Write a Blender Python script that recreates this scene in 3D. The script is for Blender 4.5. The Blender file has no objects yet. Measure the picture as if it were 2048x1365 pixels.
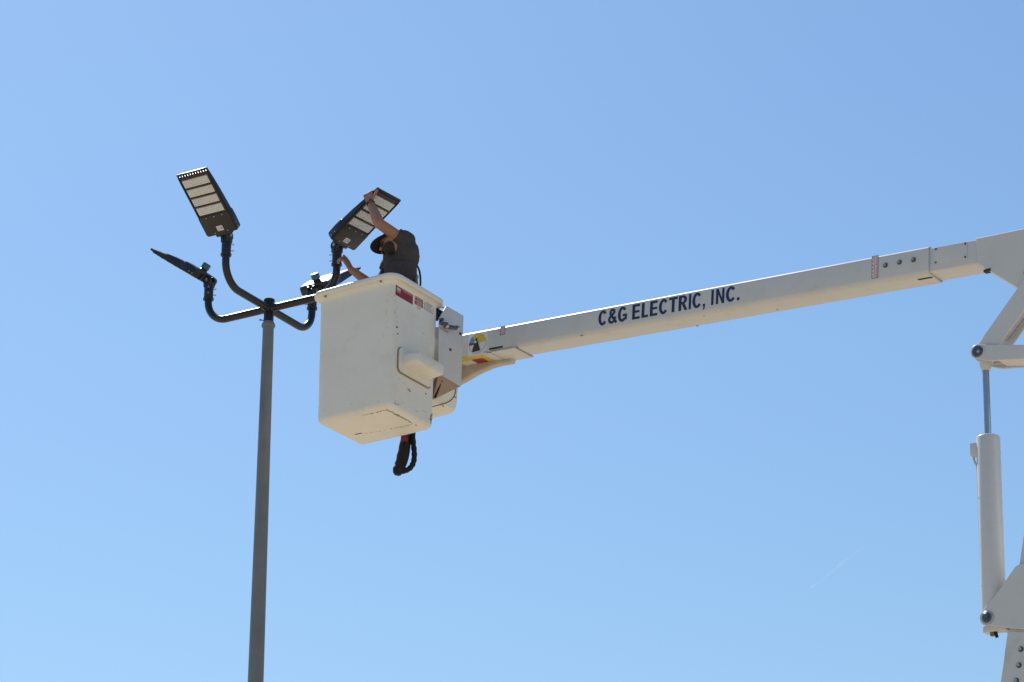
import bpy, bmesh, math, random
from mathutils import Vector, Matrix, Quaternion
import numpy as np
random.seed(4)
S = bpy.context.scene
COL = S.collection
R = math.radians
PI = math.pi

# ------------------------------------------------------------------ camera
PITCH = R(22.0)
FPX = 5500.0                     # focal length in pixels of a 2048 px wide frame
CAM_Z = 1.6
cd = bpy.data.cameras.new('camera')
cam = bpy.data.objects.new('camera', cd)
COL.objects.link(cam)
cam.location = (0, 0, CAM_Z)
cam.rotation_euler = (PI/2 + PITCH, 0, 0)
cd.sensor_width = 36.0
cd.lens = 36.0*FPX/2048.0
cd.clip_end = 60000
cd.clip_start = 0.1
S.camera = cam

# ------------------------------------------------------------------ light
SUN_EL, SUN_AZ = R(51.0), R(115.0)      # azimuth counted from +X towards +Y
world = bpy.data.worlds.new('World')
S.world = world
world.use_nodes = True
wn = world.node_tree
bg = wn.nodes['Background']
sky = wn.nodes.new('ShaderNodeTexSky')
sky.sky_type = 'NISHITA'
sky.sun_disc = False
sky.sun_elevation = SUN_EL
sky.sun_rotation = PI/2 - SUN_AZ         # clockwise from +Y
sky.altitude = 0
sky.air_density = 1.6
sky.dust_density = 0.5
sky.ozone_density = 1.0
tint = wn.nodes.new('ShaderNodeMix')          # one even tint over the whole sky: the camera's cool white balance
tint.data_type = 'RGBA'; tint.blend_type = 'MULTIPLY'
tint.inputs[0].default_value = 1.0
tint.inputs[7].default_value = (0.700, 0.893, 1.135, 1)
wn.links.new(sky.outputs[0], tint.inputs[6])
wn.links.new(tint.outputs[2], bg.inputs[0])
bg.inputs[1].default_value = 0.10
sd = bpy.data.lights.new('sun', 'SUN')
sd.energy = 5.0
sd.angle = R(0.53)
sd.color = (1.0, 0.96, 0.90)
sun = bpy.data.objects.new('sun', sd)
COL.objects.link(sun)
sdir = Vector((math.cos(SUN_EL)*math.cos(SUN_AZ), math.cos(SUN_EL)*math.sin(SUN_AZ), math.sin(SUN_EL)))
sun.rotation_euler = sdir.to_track_quat('Z', 'Y').to_euler()
sun.location = (-6, 30, 40)
S.view_settings.view_transform = 'Standard'
S.view_settings.look = 'None'
S.view_settings.exposure = 0.0
S.view_settings.gamma = 1.0
S.cycles.max_bounces = 8
S.cycles.diffuse_bounces = 5

# ------------------------------------------------------------------ survey: a sight line of the photograph met with a known plane
_fw = Vector((0, math.cos(PITCH), math.sin(PITCH)))
_up = Vector((0, -math.sin(PITCH), math.cos(PITCH)))
CAMP = Vector((0, 0, CAM_Z))
def ray(px, py):
    return _fw*FPX + Vector((1, 0, 0))*(px-1024) + _up*(682.5-py)
def W(px, py, Y):
    d = ray(px, py)
    return CAMP + d*(Y/d.y)

# ------------------------------------------------------------------ materials
def mat(name, col, rough=0.5, metal=0.0, var=0.08, scale=6.0, bump=0.0, bscale=60.0, dirt=None, dirt_amt=0.0, dirt_scale=9.0, spec=0.5, coat=0.0, streak=False):
    m = bpy.data.materials.new(name)
    m.use_nodes = True
    nt = m.node_tree
    b = nt.nodes['Principled BSDF']
    b.inputs['Metallic'].default_value = metal
    b.inputs['Specular IOR Level'].default_value = spec
    b.inputs['Coat Weight'].default_value = coat
    b.inputs['Coat Roughness'].default_value = 0.15
    tc = nt.nodes.new('ShaderNodeTexCoord')
    src = tc.outputs['Object']
    if streak:
        mp = nt.nodes.new('ShaderNodeMapping')
        mp.inputs['Scale'].default_value = (1.0, 1.0, 0.12)
        nt.links.new(src, mp.inputs[0])
    n = nt.nodes.new('ShaderNodeTexNoise')
    n.inputs['Scale'].default_value = scale
    n.inputs['Detail'].default_value = 6
    n.inputs['Roughness'].default_value = 0.65
    nt.links.new(src, n.inputs[0])
    cr = nt.nodes.new('ShaderNodeValToRGB')
    cr.color_ramp.elements[0].position = 0.3
    cr.color_ramp.elements[1].position = 0.7
    cr.color_ramp.elements[0].color = tuple(c*(1-var) for c in col) + (1,)
    cr.color_ramp.elements[1].color = tuple(min(1, c*(1+var)) for c in col) + (1,)
    nt.links.new(n.outputs[0], cr.inputs[0])
    out = cr.outputs[0]
    if dirt is not None:
        n2 = nt.nodes.new('ShaderNodeTexNoise')
        n2.inputs['Scale'].default_value = dirt_scale
        n2.inputs['Detail'].default_value = 9
        n2.inputs['Roughness'].default_value = 0.75
        nt.links.new(mp.outputs[0] if streak else src, n2.inputs[0])
        r2 = nt.nodes.new('ShaderNodeValToRGB')
        r2.color_ramp.elements[0].position = 0.52
        r2.color_ramp.elements[0].color = (0, 0, 0, 1)
        r2.color_ramp.elements[1].position = 0.80
        r2.color_ramp.elements[1].color = (dirt_amt,)*3 + (1,)
        nt.links.new(n2.outputs[0], r2.inputs[0])
        mx = nt.nodes.new('ShaderNodeMix')
        mx.data_type = 'RGBA'
        nt.links.new(r2.outputs[0], mx.inputs[0])
        nt.links.new(out, mx.inputs[6])
        mx.inputs[7].default_value = tuple(dirt) + (1,)
        out = mx.outputs[2]
    nt.links.new(out, b.inputs['Base Color'])
    rr_ = nt.nodes.new('ShaderNodeMapRange')
    rr_.inputs[3].default_value = max(0.02, rough-0.07)
    rr_.inputs[4].default_value = min(1, rough+0.07)
    nt.links.new(n.outputs[0], rr_.inputs[0])
    nt.links.new(rr_.outputs[0], b.inputs['Roughness'])
    if bump > 0:
        n3 = nt.nodes.new('ShaderNodeTexNoise')
        n3.inputs['Scale'].default_value = bscale
        n3.inputs['Detail'].default_value = 4
        nt.links.new(src, n3.inputs[0])
        bp = nt.nodes.new('ShaderNodeBump')
        bp.inputs['Strength'].default_value = bump
        bp.inputs['Distance'].default_value = 0.004
        nt.links.new(n3.outputs[0], bp.inputs['Height'])
        nt.links.new(bp.outputs[0], b.inputs['Normal'])
    return m

M = {}
M['gel'] = mat('white_gelcoat', (0.75, 0.72, 0.645), 0.38, var=0.03, scale=3, dirt=(0.50, 0.41, 0.25), dirt_amt=0.38, dirt_scale=5, bump=0.05, bscale=25)
M['boomw'] = mat('white_boom_fibreglass', (0.575, 0.575, 0.565), 0.34, var=0.03, scale=2, dirt=(0.34, 0.30, 0.24), dirt_amt=0.42, dirt_scale=5, bump=0.03, bscale=12)
M['steelw'] = mat('white_painted_steel', (0.585, 0.585, 0.58), 0.36, var=0.03, scale=4, dirt=(0.34, 0.30, 0.25), dirt_amt=0.30, dirt_scale=8, bump=0.04, bscale=30)
M['bronze'] = mat('dark_bronze_paint', (0.016, 0.014, 0.013), 0.36, var=0.2, scale=20, bump=0.1, bscale=300, spec=0.5)
M['blackt'] = mat('black_tube_paint', (0.010, 0.010, 0.011), 0.36, var=0.2, scale=15, bump=0.08, bscale=200)
M['galv'] = mat('grey_painted_pole', (0.16, 0.17, 0.18), 0.55, var=0.12, scale=5, dirt=(0.07, 0.07, 0.07), dirt_amt=0.5, dirt_scale=14, streak=True, bump=0.06, bscale=90)
M['led'] = mat('led_lens_plastic', (0.66, 0.67, 0.665), 0.30, var=0.12, scale=60, spec=0.5)
M['ledrim'] = mat('led_bezel', (0.34, 0.33, 0.30), 0.4, var=0.1, scale=40)
M['blue'] = mat('blue_photocell_plastic', (0.035, 0.12, 0.20), 0.28, var=0.15, scale=30)
M['screw'] = mat('zinc_screw', (0.45, 0.44, 0.42), 0.35, metal=0.8, var=0.1, scale=80)
M['dsteel'] = mat('dark_pin_steel', (0.10, 0.11, 0.12), 0.42, metal=0.6, var=0.3, scale=60)
M['chrome'] = mat('chromed_rod', (0.42, 0.42, 0.43), 0.22, metal=1.0, var=0.05, scale=30)
M['rubber'] = mat('black_rubber', (0.006, 0.006, 0.006), 0.85, var=0.3, scale=40, bump=0.5, bscale=160)
M['red_tape'] = mat('red_wrap', (0.20, 0.012, 0.010), 0.6, var=0.3, scale=40)
M['skin'] = mat('skin', (0.33, 0.16, 0.10), 0.62, var=0.14, scale=14, bump=0.12, bscale=220)
M['shirt'] = mat('dark_shirt_cotton', (0.062, 0.055, 0.059), 0.9, var=0.14, scale=9, bump=0.35, bscale=180, spec=0.2)
M['jeans'] = mat('dark_work_trousers', (0.03, 0.035, 0.05), 0.9, var=0.2, scale=20)
M['cap'] = mat('dark_cap_cloth', (0.022, 0.018, 0.017), 0.9, var=0.2, scale=60, bump=0.3, bscale=300)
M['beard'] = mat('dark_brown_hair', (0.025, 0.014, 0.009), 0.8, var=0.4, scale=120, bump=0.8, bscale=260)
M['lens'] = mat('dark_glasses', (0.01, 0.01, 0.012), 0.06, var=0.1, scale=10)
M['boot'] = mat('brown_boot_leather', (0.08, 0.05, 0.03), 0.6, var=0.2, scale=20)
M['strap'] = mat('black_webbing', (0.018, 0.017, 0.016), 0.8, var=0.3, scale=80)
M['strapy'] = mat('tan_webbing', (0.20, 0.15, 0.06), 0.8, var=0.3, scale=80)
M['navy'] = mat('navy_vinyl', (0.012, 0.018, 0.072), 0.4, var=0.08, scale=20)
M['dred'] = mat('red_vinyl', (0.30, 0.012, 0.028), 0.45, var=0.12, scale=40)
M['rtext'] = mat('faded_red_print', (0.36, 0.07, 0.08), 0.5, var=0.15, scale=40)
M['dmar'] = mat('dark_red_print', (0.11, 0.008, 0.014), 0.5, var=0.15, scale=40)
M['dwhite'] = mat('white_vinyl', (0.68, 0.66, 0.66), 0.45, var=0.05, scale=30)
M['dpink'] = mat('faded_pink_vinyl', (0.62, 0.47, 0.47), 0.5, var=0.06, scale=30)
M['dyel'] = mat('yellow_vinyl', (0.58, 0.47, 0.06), 0.45, var=0.12, scale=30)
M['dblue'] = mat('blue_vinyl', (0.05, 0.28, 0.48), 0.45, var=0.1, scale=30)
M['dblack'] = mat('black_print', (0.012, 0.012, 0.014), 0.5, var=0.1, scale=30)
M['dgrey'] = mat('grey_print', (0.22, 0.22, 0.23), 0.5, var=0.1, scale=30)
M['brace'] = mat('weathered_cream_paint', (0.52, 0.45, 0.36), 0.5, var=0.1, scale=14, dirt=(0.3, 0.22, 0.14), dirt_amt=0.5, dirt_scale=20)
M['shade_brown'] = mat('shaded_underside_brown', (0.30, 0.235, 0.19), 0.7, var=0.1, scale=12)  # shade under the control cover, put into the colour
M['scuff'] = mat('brown_scuff', (0.29, 0.22, 0.145), 0.9, var=0.4, scale=60)
M['gap'] = mat('dark_gap', (0.05, 0.042, 0.035), 0.9, var=0.4, scale=40)
M['conc'] = mat('pale_concrete_base', (0.36, 0.34, 0.31), 0.9, var=0.1, scale=8, bump=0.4, bscale=60)
M['ground'] = mat('pale_gravel_lot', (0.46, 0.375, 0.26), 0.95, var=0.16, scale=0.35, dirt=(0.30, 0.25, 0.19), dirt_amt=0.6, dirt_scale=2.5, bump=0.6, bscale=40, spec=0.2)

# ------------------------------------------------------------------ mesh helpers: everything is (verts, faces)
def join(*gs):
    V, F = [], []
    for v, f in gs:
        o = len(V)
        V += [Vector(p) for p in v]
        F += [tuple(i+o for i in q) for q in f]
    return V, F
def xf(g, m):
    return [m @ Vector(p) for p in g[0]], g[1]
def loft(rings, cap0=True, cap1=True, closed=False):
    n = len(rings[0])
    V = [Vector(p) for r in rings for p in r]
    F = []
    k = len(rings)
    for i in range(k if closed else k-1):
        a, b = i*n, ((i+1) % k)*n
        for j in range(n):
            j2 = (j+1) % n
            F.append((a+j, a+j2, b+j2, b+j))
    if not closed:
        if cap0: F.append(tuple(range(n-1, -1, -1)))
        if cap1: F.append(tuple((k-1)*n+j for j in range(n)))
    return V, F
def rrect(x0, x1, y0, y1, r, n=5):
    r = max(1e-4, min(r, (x1-x0)/2-1e-4, (y1-y0)/2-1e-4))
    pts = []
    for cx, cy, a0 in ((x1-r, y1-r, 0), (x0+r, y1-r, 90), (x0+r, y0+r, 180), (x1-r, y0+r, 270)):
        for i in range(n+1):
            a = R(a0 + 90*i/n)
            pts.append((cx+r*math.cos(a), cy+r*math.sin(a)))
    return pts
def tube(pts, rad, n=16, cap=True):
    pts = [Vector(p) for p in pts]
    if not isinstance(rad, (list, tuple)): rad = [rad]*len(pts)
    T = []
    for i in range(len(pts)):
        t = (pts[min(i+1, len(pts)-1)] - pts[max(i-1, 0)]).normalized()
        T.append(t)
    x = T[0].orthogonal().normalized()
    rings = []
    for i, p in enumerate(pts):
        if i:
            q = T[i-1].rotation_difference(T[i])
            x = q @ x
        y = T[i].cross(x)
        rings.append([p + (x*math.cos(2*PI*j/n) + y*math.sin(2*PI*j/n))*rad[i] for j in range(n)])
    return loft(rings, cap, cap)
def cyl(p0, p1, r0, r1=None, n=20, bev=0.0):
    p0, p1 = Vector(p0), Vector(p1)
    r1 = r0 if r1 is None else r1
    if bev <= 0: return tube([p0, p1], [r0, r1], n)
    d = (p1-p0).normalized()
    g = tube([p0, p0+d*bev, p1-d*bev, p1], [r0-bev, r0, r1, r1-bev], n)
    return g
def lathe(axis_o, prof, n=24, axis=Vector((0, 0, 1))):
    x = axis.orthogonal().normalized(); y = axis.cross(x)
    rings = [[axis_o + axis*z + (x*math.cos(2*PI*j/n) + y*math.sin(2*PI*j/n))*r for j in range(n)] for r, z in prof]
    return loft(rings)
def prism(poly, to3, t0, t1, bev=0.0):
    """polygon (2D) extruded from depth t0 to t1; to3(a, b, t) -> point"""
    V0 = [to3(a, b, t0) for a, b in poly]; V1 = [to3(a, b, t1) for a, b in poly]
    return loft([V0, V1])
def box(x0, x1, y0, y1, z0, z1, r=0.0, axis='z', n=3):
    """box with rounded long edges along axis and small end bevels"""
    r = max(r, 0.0008)
    if axis == 'z': A, B, C, to = (x0, x1), (y0, y1), (z0, z1), (lambda a, b, c: (a, b, c))
    elif axis == 'x': A, B, C, to = (y0, y1), (z0, z1), (x0, x1), (lambda a, b, c: (c, a, b))
    else: A, B, C, to = (z0, z1), (x0, x1), (y0, y1), (lambda a, b, c: (b, c, a))
    rings = []
    e = min(r*0.6, (C[1]-C[0])*0.3)
    for c, ins in ((C[0], e), (C[0]+e*0.3, e*0.3), (C[0]+e, 0), (C[1]-e, 0), (C[1]-e*0.3, e*0.3), (C[1], e)):
        rings.append([to(a, b, c) for a, b in rrect(A[0]+ins, A[1]-ins, B[0]+ins, B[1]-ins, r, n)])
    return loft(rings)
def smooth_path(pts, it=3):
    pts = [Vector(p) for p in pts]
    for _ in range(it):
        q = [pts[0]]
        for a, b in zip(pts[:-1], pts[1:]):
            q += [a*0.75+b*0.25, a*0.25+b*0.75]
        q.append(pts[-1])
        pts = q
    return pts
def fillet(pts, r, n=8):
    pts = [Vector(p) for p in pts]
    out = [pts[0]]
    for a, b, c in zip(pts[:-2], pts[1:-1], pts[2:]):
        u, v = (a-b).normalized(), (c-b).normalized()
        ang = u.angle(v)
        d = min(r/math.tan(ang/2), (a-b).length*0.98, (c-b).length*0.98)
        rr = d*math.tan(ang/2)
        ctr = b + (u+v).normalized()*(rr/math.sin(ang/2))
        s, e = b+u*d-ctr, b+v*d-ctr
        for i in range(n+1):
            al = PI - ang; t = i/n
            out.append(ctr + (s*math.sin((1-t)*al) + e*math.sin(t*al))/math.sin(al))
    out.append(pts[-1])
    return out
def obj(name, gs, material, parent=None, angle=35, smooth=True):
    """gs: one (verts, faces) or a list of ((verts, faces), material)"""
    me = bpy.data.meshes.new(name)
    if isinstance(gs, list):
        V, F, I = [], [], []
        mats = []
        for g, m in gs:
            if m not in mats: mats.append(m)
            o = len(V); V += [tuple(p) for p in g[0]]
            F += [tuple(i+o for i in q) for q in g[1]]; I += [mats.index(m)]*len(g[1])
    else:
        V, F, I, mats = [tuple(p) for p in gs[0]], gs[1], None, [material]
    me.from_pydata(V, [], F)
    for m in mats: me.materials.append(M[m])
    if I: me.polygons.foreach_set('material_index', I)
    bm = bmesh.new(); bm.from_mesh(me)
    bmesh.ops.recalc_face_normals(bm, faces=bm.faces[:])
    bm.to_mesh(me); bm.free()
    if smooth:
        me.polygons.foreach_set('use_smooth', [True]*len(me.polygons))
        me.set_sharp_from_angle(angle=R(angle))
    me.update()
    o = bpy.data.objects.new(name, me)
    COL.objects.link(o)
    o.parent = parent
    return o
def thing(name, loc, rz, label, cat, group=None):
    o = bpy.data.objects.new(name, None)
    COL.objects.link(o)
    o.empty_display_size = 0.2
    o.location = loc; o.rotation_euler = (0, 0, rz)
    return tag(o, label, cat, group)
def tag(o, label, cat, group=None):
    o['label'] = label; o['category'] = cat
    if group: o['group'] = group
    return o
def text_geo(body, height, length=None, bold=0.0, extrude=0.0006):
    """flat lettering as triangles in the XY plane, lower left at the origin"""
    cu = bpy.data.curves.new('letters', 'FONT')
    cu.body = body; cu.size = 1.0; cu.offset = bold; cu.resolution_u = 6
    t = bpy.data.objects.new('letters', cu)
    COL.objects.link(t)
    dg = bpy.context.evaluated_depsgraph_get()
    me = bpy.data.meshes.new_from_object(t.evaluated_get(dg))
    V = [v.co.copy() for v in me.vertices]; F = [tuple(p.vertices) for p in me.polygons]
    bpy.data.objects.remove(t); bpy.data.curves.remove(cu); bpy.data.meshes.remove(me)
    x0 = min(v.x for v in V); x1 = max(v.x for v in V); y0 = min(v.y for v in V); y1 = max(v.y for v in V)
    sy = height/(y1-y0); sx = sy if length is None else length/(x1-x0)
    return [Vector(((v.x-x0)*sx, (v.y-y0)*sy, 0)) for v in V], F

# ================================================================== ground
N = 40
gv, gf = [], []
Rs = [0, 4, 8, 14, 22, 34, 55, 100, 250, 800, 3000, 12000, 30000]
rings = []
gv.append(Vector((0, 15, 0)))
for r in Rs[1:]:
    rings.append(len(gv))
    for j in range(N):
        a = 2*PI*j/N
        gv.append(Vector((r*math.cos(a), 15+r*math.sin(a), 0)))
for j in range(N):
    gf.append((0, 1+j, 1+(j+1) % N))
for k in range(len(rings)-1):
    for j in range(N):
        gf.append((rings[k]+j, rings[k+1]+j, rings[k+1]+(j+1) % N, rings[k]+(j+1) % N))
g = obj('ground', (gv, gf), 'ground')
g['kind'] = 'structure'

# ================================================================== light pole
HUB = W(538, 618, 20.45)
lp = thing('light_pole', (HUB.x, HUB.y, 0), 0, 'tall grey tapered light pole with black four-armed bracket on top', 'light pole')
H = HUB.z
PT = H - 0.118                         # top of the grey shaft
obj('shaft', lathe(Vector((0, 0, 0)), [(0.10, 0.36), (0.098, 0.40), (0.0445, PT-0.0)], 32), 'galv', lp)
obj('collar', lathe(Vector((0, 0, 0)), [(0.046, PT-0.045), (0.054, PT-0.040), (0.056, PT-0.030), (0.053, PT-0.016), (0.046, PT-0.006)], 32), 'galv', lp)
obj('base_plate', box(-0.16, 0.16, -0.16, 0.16, 0.33, 0.36, 0.01), 'galv', lp)
obj('footing', lathe(Vector((0, 0, 0)), [(0.28, -0.3), (0.28, 0.31), (0.265, 0.33)], 32), 'conc', lp)
obj('tenon_sleeve', lathe(Vector((0, 0, 0)), [(0.040, PT-0.02), (0.040, H+0.045), (0.038, H+0.048)], 28), 'blackt', lp)
obj('top_cap', lathe(Vector((0, 0, 0)), [(0.036, H+0.040), (0.036, H+0.058), (0.044, H+0.060), (0.046, H+0.070), (0.043, H+0.079), (0.030, H+0.084), (0.0005, H+0.086)], 28), 'blackt', lp)
obj('set_bolt', join(cyl((-0.035, -0.012, PT+0.012), (-0.068, -0.022, PT+0.012), 0.0045, n=10), cyl((-0.064, -0.021, PT+0.012), (-0.071, -0.023, PT+0.012), 0.008, n=6)), 'blackt', lp)
ARM_R = 0.0305
REACHES = [0.61, 0.61, 0.61, 0.645]
AZ = [R(240), R(150), R(60), R(-30)]
TOPS = []
rises = [0.345, 0.315, 0.325, 0.350]
for k, a in enumerate(AZ):
    d = Vector((math.cos(a), math.sin(a), 0))
    REACH = REACHES[k]
    pts = fillet([d*0.02, d*REACH, d*REACH+Vector((0, 0, rises[k]))], 0.19, 14)
    obj('arm', xf(tube([p for p in pts], ARM_R, 20), Matrix.Translation((0, 0, H))), 'blackt', lp)
    obj('arm_weld', xf(tube([d*0.036, d*0.044, d*0.05], [0.037, 0.036, 0.031], 20), Matrix.Translation((0, 0, H))), 'blackt', lp)
    TOPS.append(HUB + d*REACH + Vector((0, 0, rises[k])))

# ================================================================== floodlights
FL = 0.60; FW = 0.30
Z_ = Vector((0, 0, 1))
def floodlight(top, az, tilt, label, cell=True):
    t = thing('floodlight', top, az, label, 'floodlight', 'floodlights on the pole arms')
    # slip fitter: sleeve over the arm's upright end, z=0 is the tenon end
    s0, s1 = -0.10, 0.045
    obj('slip_fitter', lathe(Vector((0, 0, 0)), [(0.042, s0-0.012), (0.044, s0-0.010), (0.044, s0+0.004), (0.038, s0+0.008), (0.039, s1-0.01), (0.036, s1)], 28), 'bronze', t)
    for z in (-0.068, -0.015):
        for la in (R(123), R(210)):
            u = Vector((math.cos(la), math.sin(la), 0))
            obj('set_screw', join(cyl(u*0.034+Z_*z, u*0.060+Z_*z, 0.0042, n=8), cyl(u*0.055+Z_*z, u*0.060+Z_*z, 0.0078, n=6)), 'screw', t)
    # knuckle: two round cheeks with the housing tongue between
    kz = 0.058
    kn = join(cyl((0, -0.036, kz), (0, -0.016, kz), 0.043, n=28, bev=0.004), cyl((0, 0.016, kz), (0, 0.036, kz), 0.043, n=28, bev=0.004),
              box(-0.034, 0.034, -0.034, -0.017, 0.0, kz, 0.004), box(-0.034, 0.034, 0.017, 0.034, 0.0, kz, 0.004))
    obj('knuckle', kn, 'bronze', t)
    obj('pivot_bolt', cyl((0, -0.044, kz), (0, 0.044, kz), 0.015, n=6), 'screw', t)
    # head frame: x = along the housing, y across, z = outward through the top; turned about the pivot
    Hm = Matrix.Translation((0, 0, kz)) @ Matrix.Rotation(-tilt, 4, 'Y') @ Matrix.Scale(0.958, 4, (1, 0, 0))
    x0 = 0.045
    B0 = -0.028                       # z of the bottom face
    def P(g): return xf(g, Hm)
    # housing profile: bottom flat, top bulging, thin at the far end
    secs = [(0.000, 0.052, 0.90), (0.006, 0.066, 0.96), (0.016, 0.074, 1.0), (0.10, 0.080, 1.0), (0.172, 0.077, 1.0), (0.180, 0.070, 0.978), (0.24, 0.067, 0.978), (0.32, 0.061, 0.978), (0.40, 0.052, 0.978), (0.50, 0.037, 0.978), (0.574, 0.024, 0.975)]
    rings_ = []
    for x, h, w in secs:
        hw = FW/2*w
        c = 0.018 if x > 0.01 else 0.03
        prof = [(-hw, B0), (hw, B0), (hw, B0+h*0.72), (hw-0.008, B0+h*0.90), (hw-0.035, B0+h), (-hw+0.035, B0+h), (-hw+0.008, B0+h*0.90), (-hw, B0+h*0.72)]
        rings_.append([(x0+x, y, z) for y, z in prof])
    body = loft(rings_)
    # rounded base corners come from a tapered back rail
    tip = [box(x0+0.588, x0+FL, -FW/2*0.965, FW/2*0.965, B0, B0+0.020, 0.005, 'y')]
    for i in range(12):
        y = -FW/2*0.965 + 0.006 + (FW*0.965-0.012)*i/11
        tip.append(box(x0+0.560, x0+0.592, y-0.0055, y+0.0055, B0+0.001, B0+0.018, 0.001))
    tongue = box(-0.02, x0+0.02, -0.0155, 0.0155, -0.022, 0.022, 0.004)
    neck = box(x0-0.025, x0+0.004, -0.075, 0.075, B0+0.003, B0+0.045, 0.008)
    hs = obj('housing', P(join(body, *tip, tongue, neck)), 'bronze', t)
    # raised frame round the lamps, then the four lamp modules
    mw = 0.118
    for i in range(4):
        xa = x0 + 0.205 + i*0.0885; xb = xa + 0.067
        gs = [(P(box(xa-0.004, xb+0.004, -mw-0.004, mw+0.004, B0-0.0045, B0+0.004, 0.003)), 'ledrim'),
              (P(box(xa, xb, -mw, mw, B0-0.0065, B0-0.003, 0.004)), 'led')]
        for q in range(4):
            xc = xa + 0.0085 + q*0.0167
            gs.append((P(box(xc-0.0055, xc+0.0055, -mw+0.006, mw-0.006, B0-0.0105, B0-0.005, 0.003, 'y')), 'led'))
            for e in range(12):
                yc = -mw+0.016 + e*(2*mw-0.032)/11
                gs.append((P(lathe(Vector((xc, yc, B0-0.0095)), [(0.006, 0), (0.0042, -0.0025), (0.0008, -0.0036)], 6)), 'led'))
        obj('led_module', gs, None, hs)
        if i < 3:
            obj('cross_bar', P(box(xb+0.0045, xb+0.017, -mw-0.01, mw+0.01, B0-0.010, B0+0.002, 0.0015, 'y')), 'bronze', hs)
    for sgn in (1, -1):
        obj('side_lip', P(box(x0+0.185, x0+0.566, sgn*(mw+0.017)-0.005, sgn*(mw+0.017)+0.005, B0-0.008, B0+0.002, 0.002, 'x')), 'bronze', hs)
    obj('door_panel', P(box(x0+0.008, x0+0.186, -FW/2*0.94, FW/2*0.94, B0-0.006, B0+0.002, 0.010)), 'bronze', hs)
    gl = [(P(box(x0+0.032, x0+0.078, -0.028, 0.030, B0-0.0068, B0-0.004, 0.002)), 'dwhite')]
    for q in range(4):
        gl.append((P(box(x0+0.038+q*0.009, x0+0.041+q*0.009, -0.022, 0.006+0.004*(q % 2), B0-0.0073, B0-0.0062, 0.0005)), 'dgrey'))
    gl.append((P(box(x0+0.045, x0+0.066, 0.011, 0.024, B0-0.0073, B0-0.0062, 0.0005)), 'dgrey'))
    obj('rating_label', gl, None, hs)
    for x, y in ((0.168, -0.075), (0.168, 0.0), (0.168, 0.078), (0.02, -0.06), (0.02, 0.06)):
        obj('door_screw', P(lathe(Vector((x0+x, y, B0-0.005)), [(0.005, 0.0), (0.005, -0.003), (0.003, -0.0045)], 10)), 'screw', hs)
    for x in (0.03, 0.07):
        for sgn in (1, -1):
            obj('side_bolt', P(lathe(Vector((x0+x, sgn*FW/2*0.995, B0+0.016)), [(0.006, -0.001), (0.006, 0.003), (0.003, 0.0045)], 8, Vector((0, sgn, 0)))), 'screw', hs)
    for i in range(5):
        y = -0.07 + i*0.035
        obj('cooling_fin', P(box(x0+0.20, x0+0.36, y-0.003, y+0.003, B0+0.030, B0+0.066-0.002*abs(i-2), 0.001)), 'bronze', hs)
    pc = obj('photocell', P(lathe(Vector((x0+0.075, 0, B0+0.074)), [(0.020, 0.0), (0.020, 0.014), (0.034, 0.020), (0.036, 0.026), (0.036, 0.062), (0.032, 0.070), (0.0005, 0.071)], 28)), 'blue', t)
    obj('socket', P(lathe(Vector((x0+0.075, 0, B0+0.064)), [(0.034, 0.0), (0.033, 0.020), (0.028, 0.026)], 28)), 'bronze', pc)
    return t
floodlight(TOPS[0], AZ[0], R(38), 'black floodlight tilted up, all four lamp rows and sky visible around it, highest at left')
floodlight(TOPS[1], AZ[1], R(36), 'black floodlight seen edge-on at far left with blue photocell on top')
floodlight(TOPS[2], AZ[2], R(38), 'black floodlight with sunlit top half hidden behind the bucket rim')
floodlight(TOPS[3], AZ[3]-R(7), R(32), 'black floodlight gripped by the worker in the bucket')

# ================================================================== bucket lift
TH = 0.62                                    # the boom runs along local +X, to the right and towards the camera
P0 = W(1060, 641, 19.92)                     # near upper edge of the boom
BASE = Vector((P0.x, P0.y, 0))
lift = thing('bucket_lift', BASE, -TH, 'white articulated boom lift carrying the square bucket, with blue lettering on its arm', 'boom lift')
ML = Matrix.Translation(BASE) @ Matrix.Rotation(-TH, 4, 'Z')
MLI = ML.inverted()
def LY(px, py, y):
    """sight line met with the lift's vertical plane local y = const -> local point"""
    o = MLI @ CAMP; d = MLI.to_3x3() @ ray(px, py)
    return o + d*((y-o.y)/d.y)
def LX(px, py, x):
    o = MLI @ CAMP; d = MLI.to_3x3() @ ray(px, py)
    return o + d*((x-o.x)/d.x)

# ---- upper boom in its own frame: x along, y across (0 near .. BW far), z up
A0 = LY(1060, 641, 0); A1 = LY(1850, 492, 0)
BD = (A1-A0).normalized()
bang = math.atan2(BD.z, BD.x)
MB_ = Matrix.Translation(A0) @ Matrix.Rotation(-bang, 4, 'Y')
MBI = MB_.inverted()
def BY(px, py, y=0.0):
    o = MBI @ (MLI @ CAMP); d = (MBI @ MLI).to_3x3() @ ray(px, py)
    p = o + d*((y-o.y)/d.y)
    return p
def BZ(px, py, z):
    o = MBI @ (MLI @ CAMP); d = (MBI @ MLI).to_3x3() @ ray(px, py)
    return o + d*((z-o.z)/d.z)
sL = BY(905, 668).x; sC = BY(1030, 650).x; sR = BY(1857, 490).x; sE = BY(1952, 500).x
hL = -BY(1060, 690).z; hR = -BY(1850, 549).z
BW = 0.235
def bh(s): 
    t = (s-0)/(BY(1850, 500).x)
    return hL + (hR-hL)*t
def bring(s, ins=0.0, r=0.037, y0=0.0, y1=BW):
    return [(s, y, z) for y, z in rrect(y0+ins, y1-ins, -bh(s)+ins, -ins, r, 6)]
ub = [bring(sL-0.55, 0.01), bring(sL-0.54)]
k = 10
for i in range(k+1):
    ub.append(bring(sL-0.53 + (sR-sL+0.52)*i/k))
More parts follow.
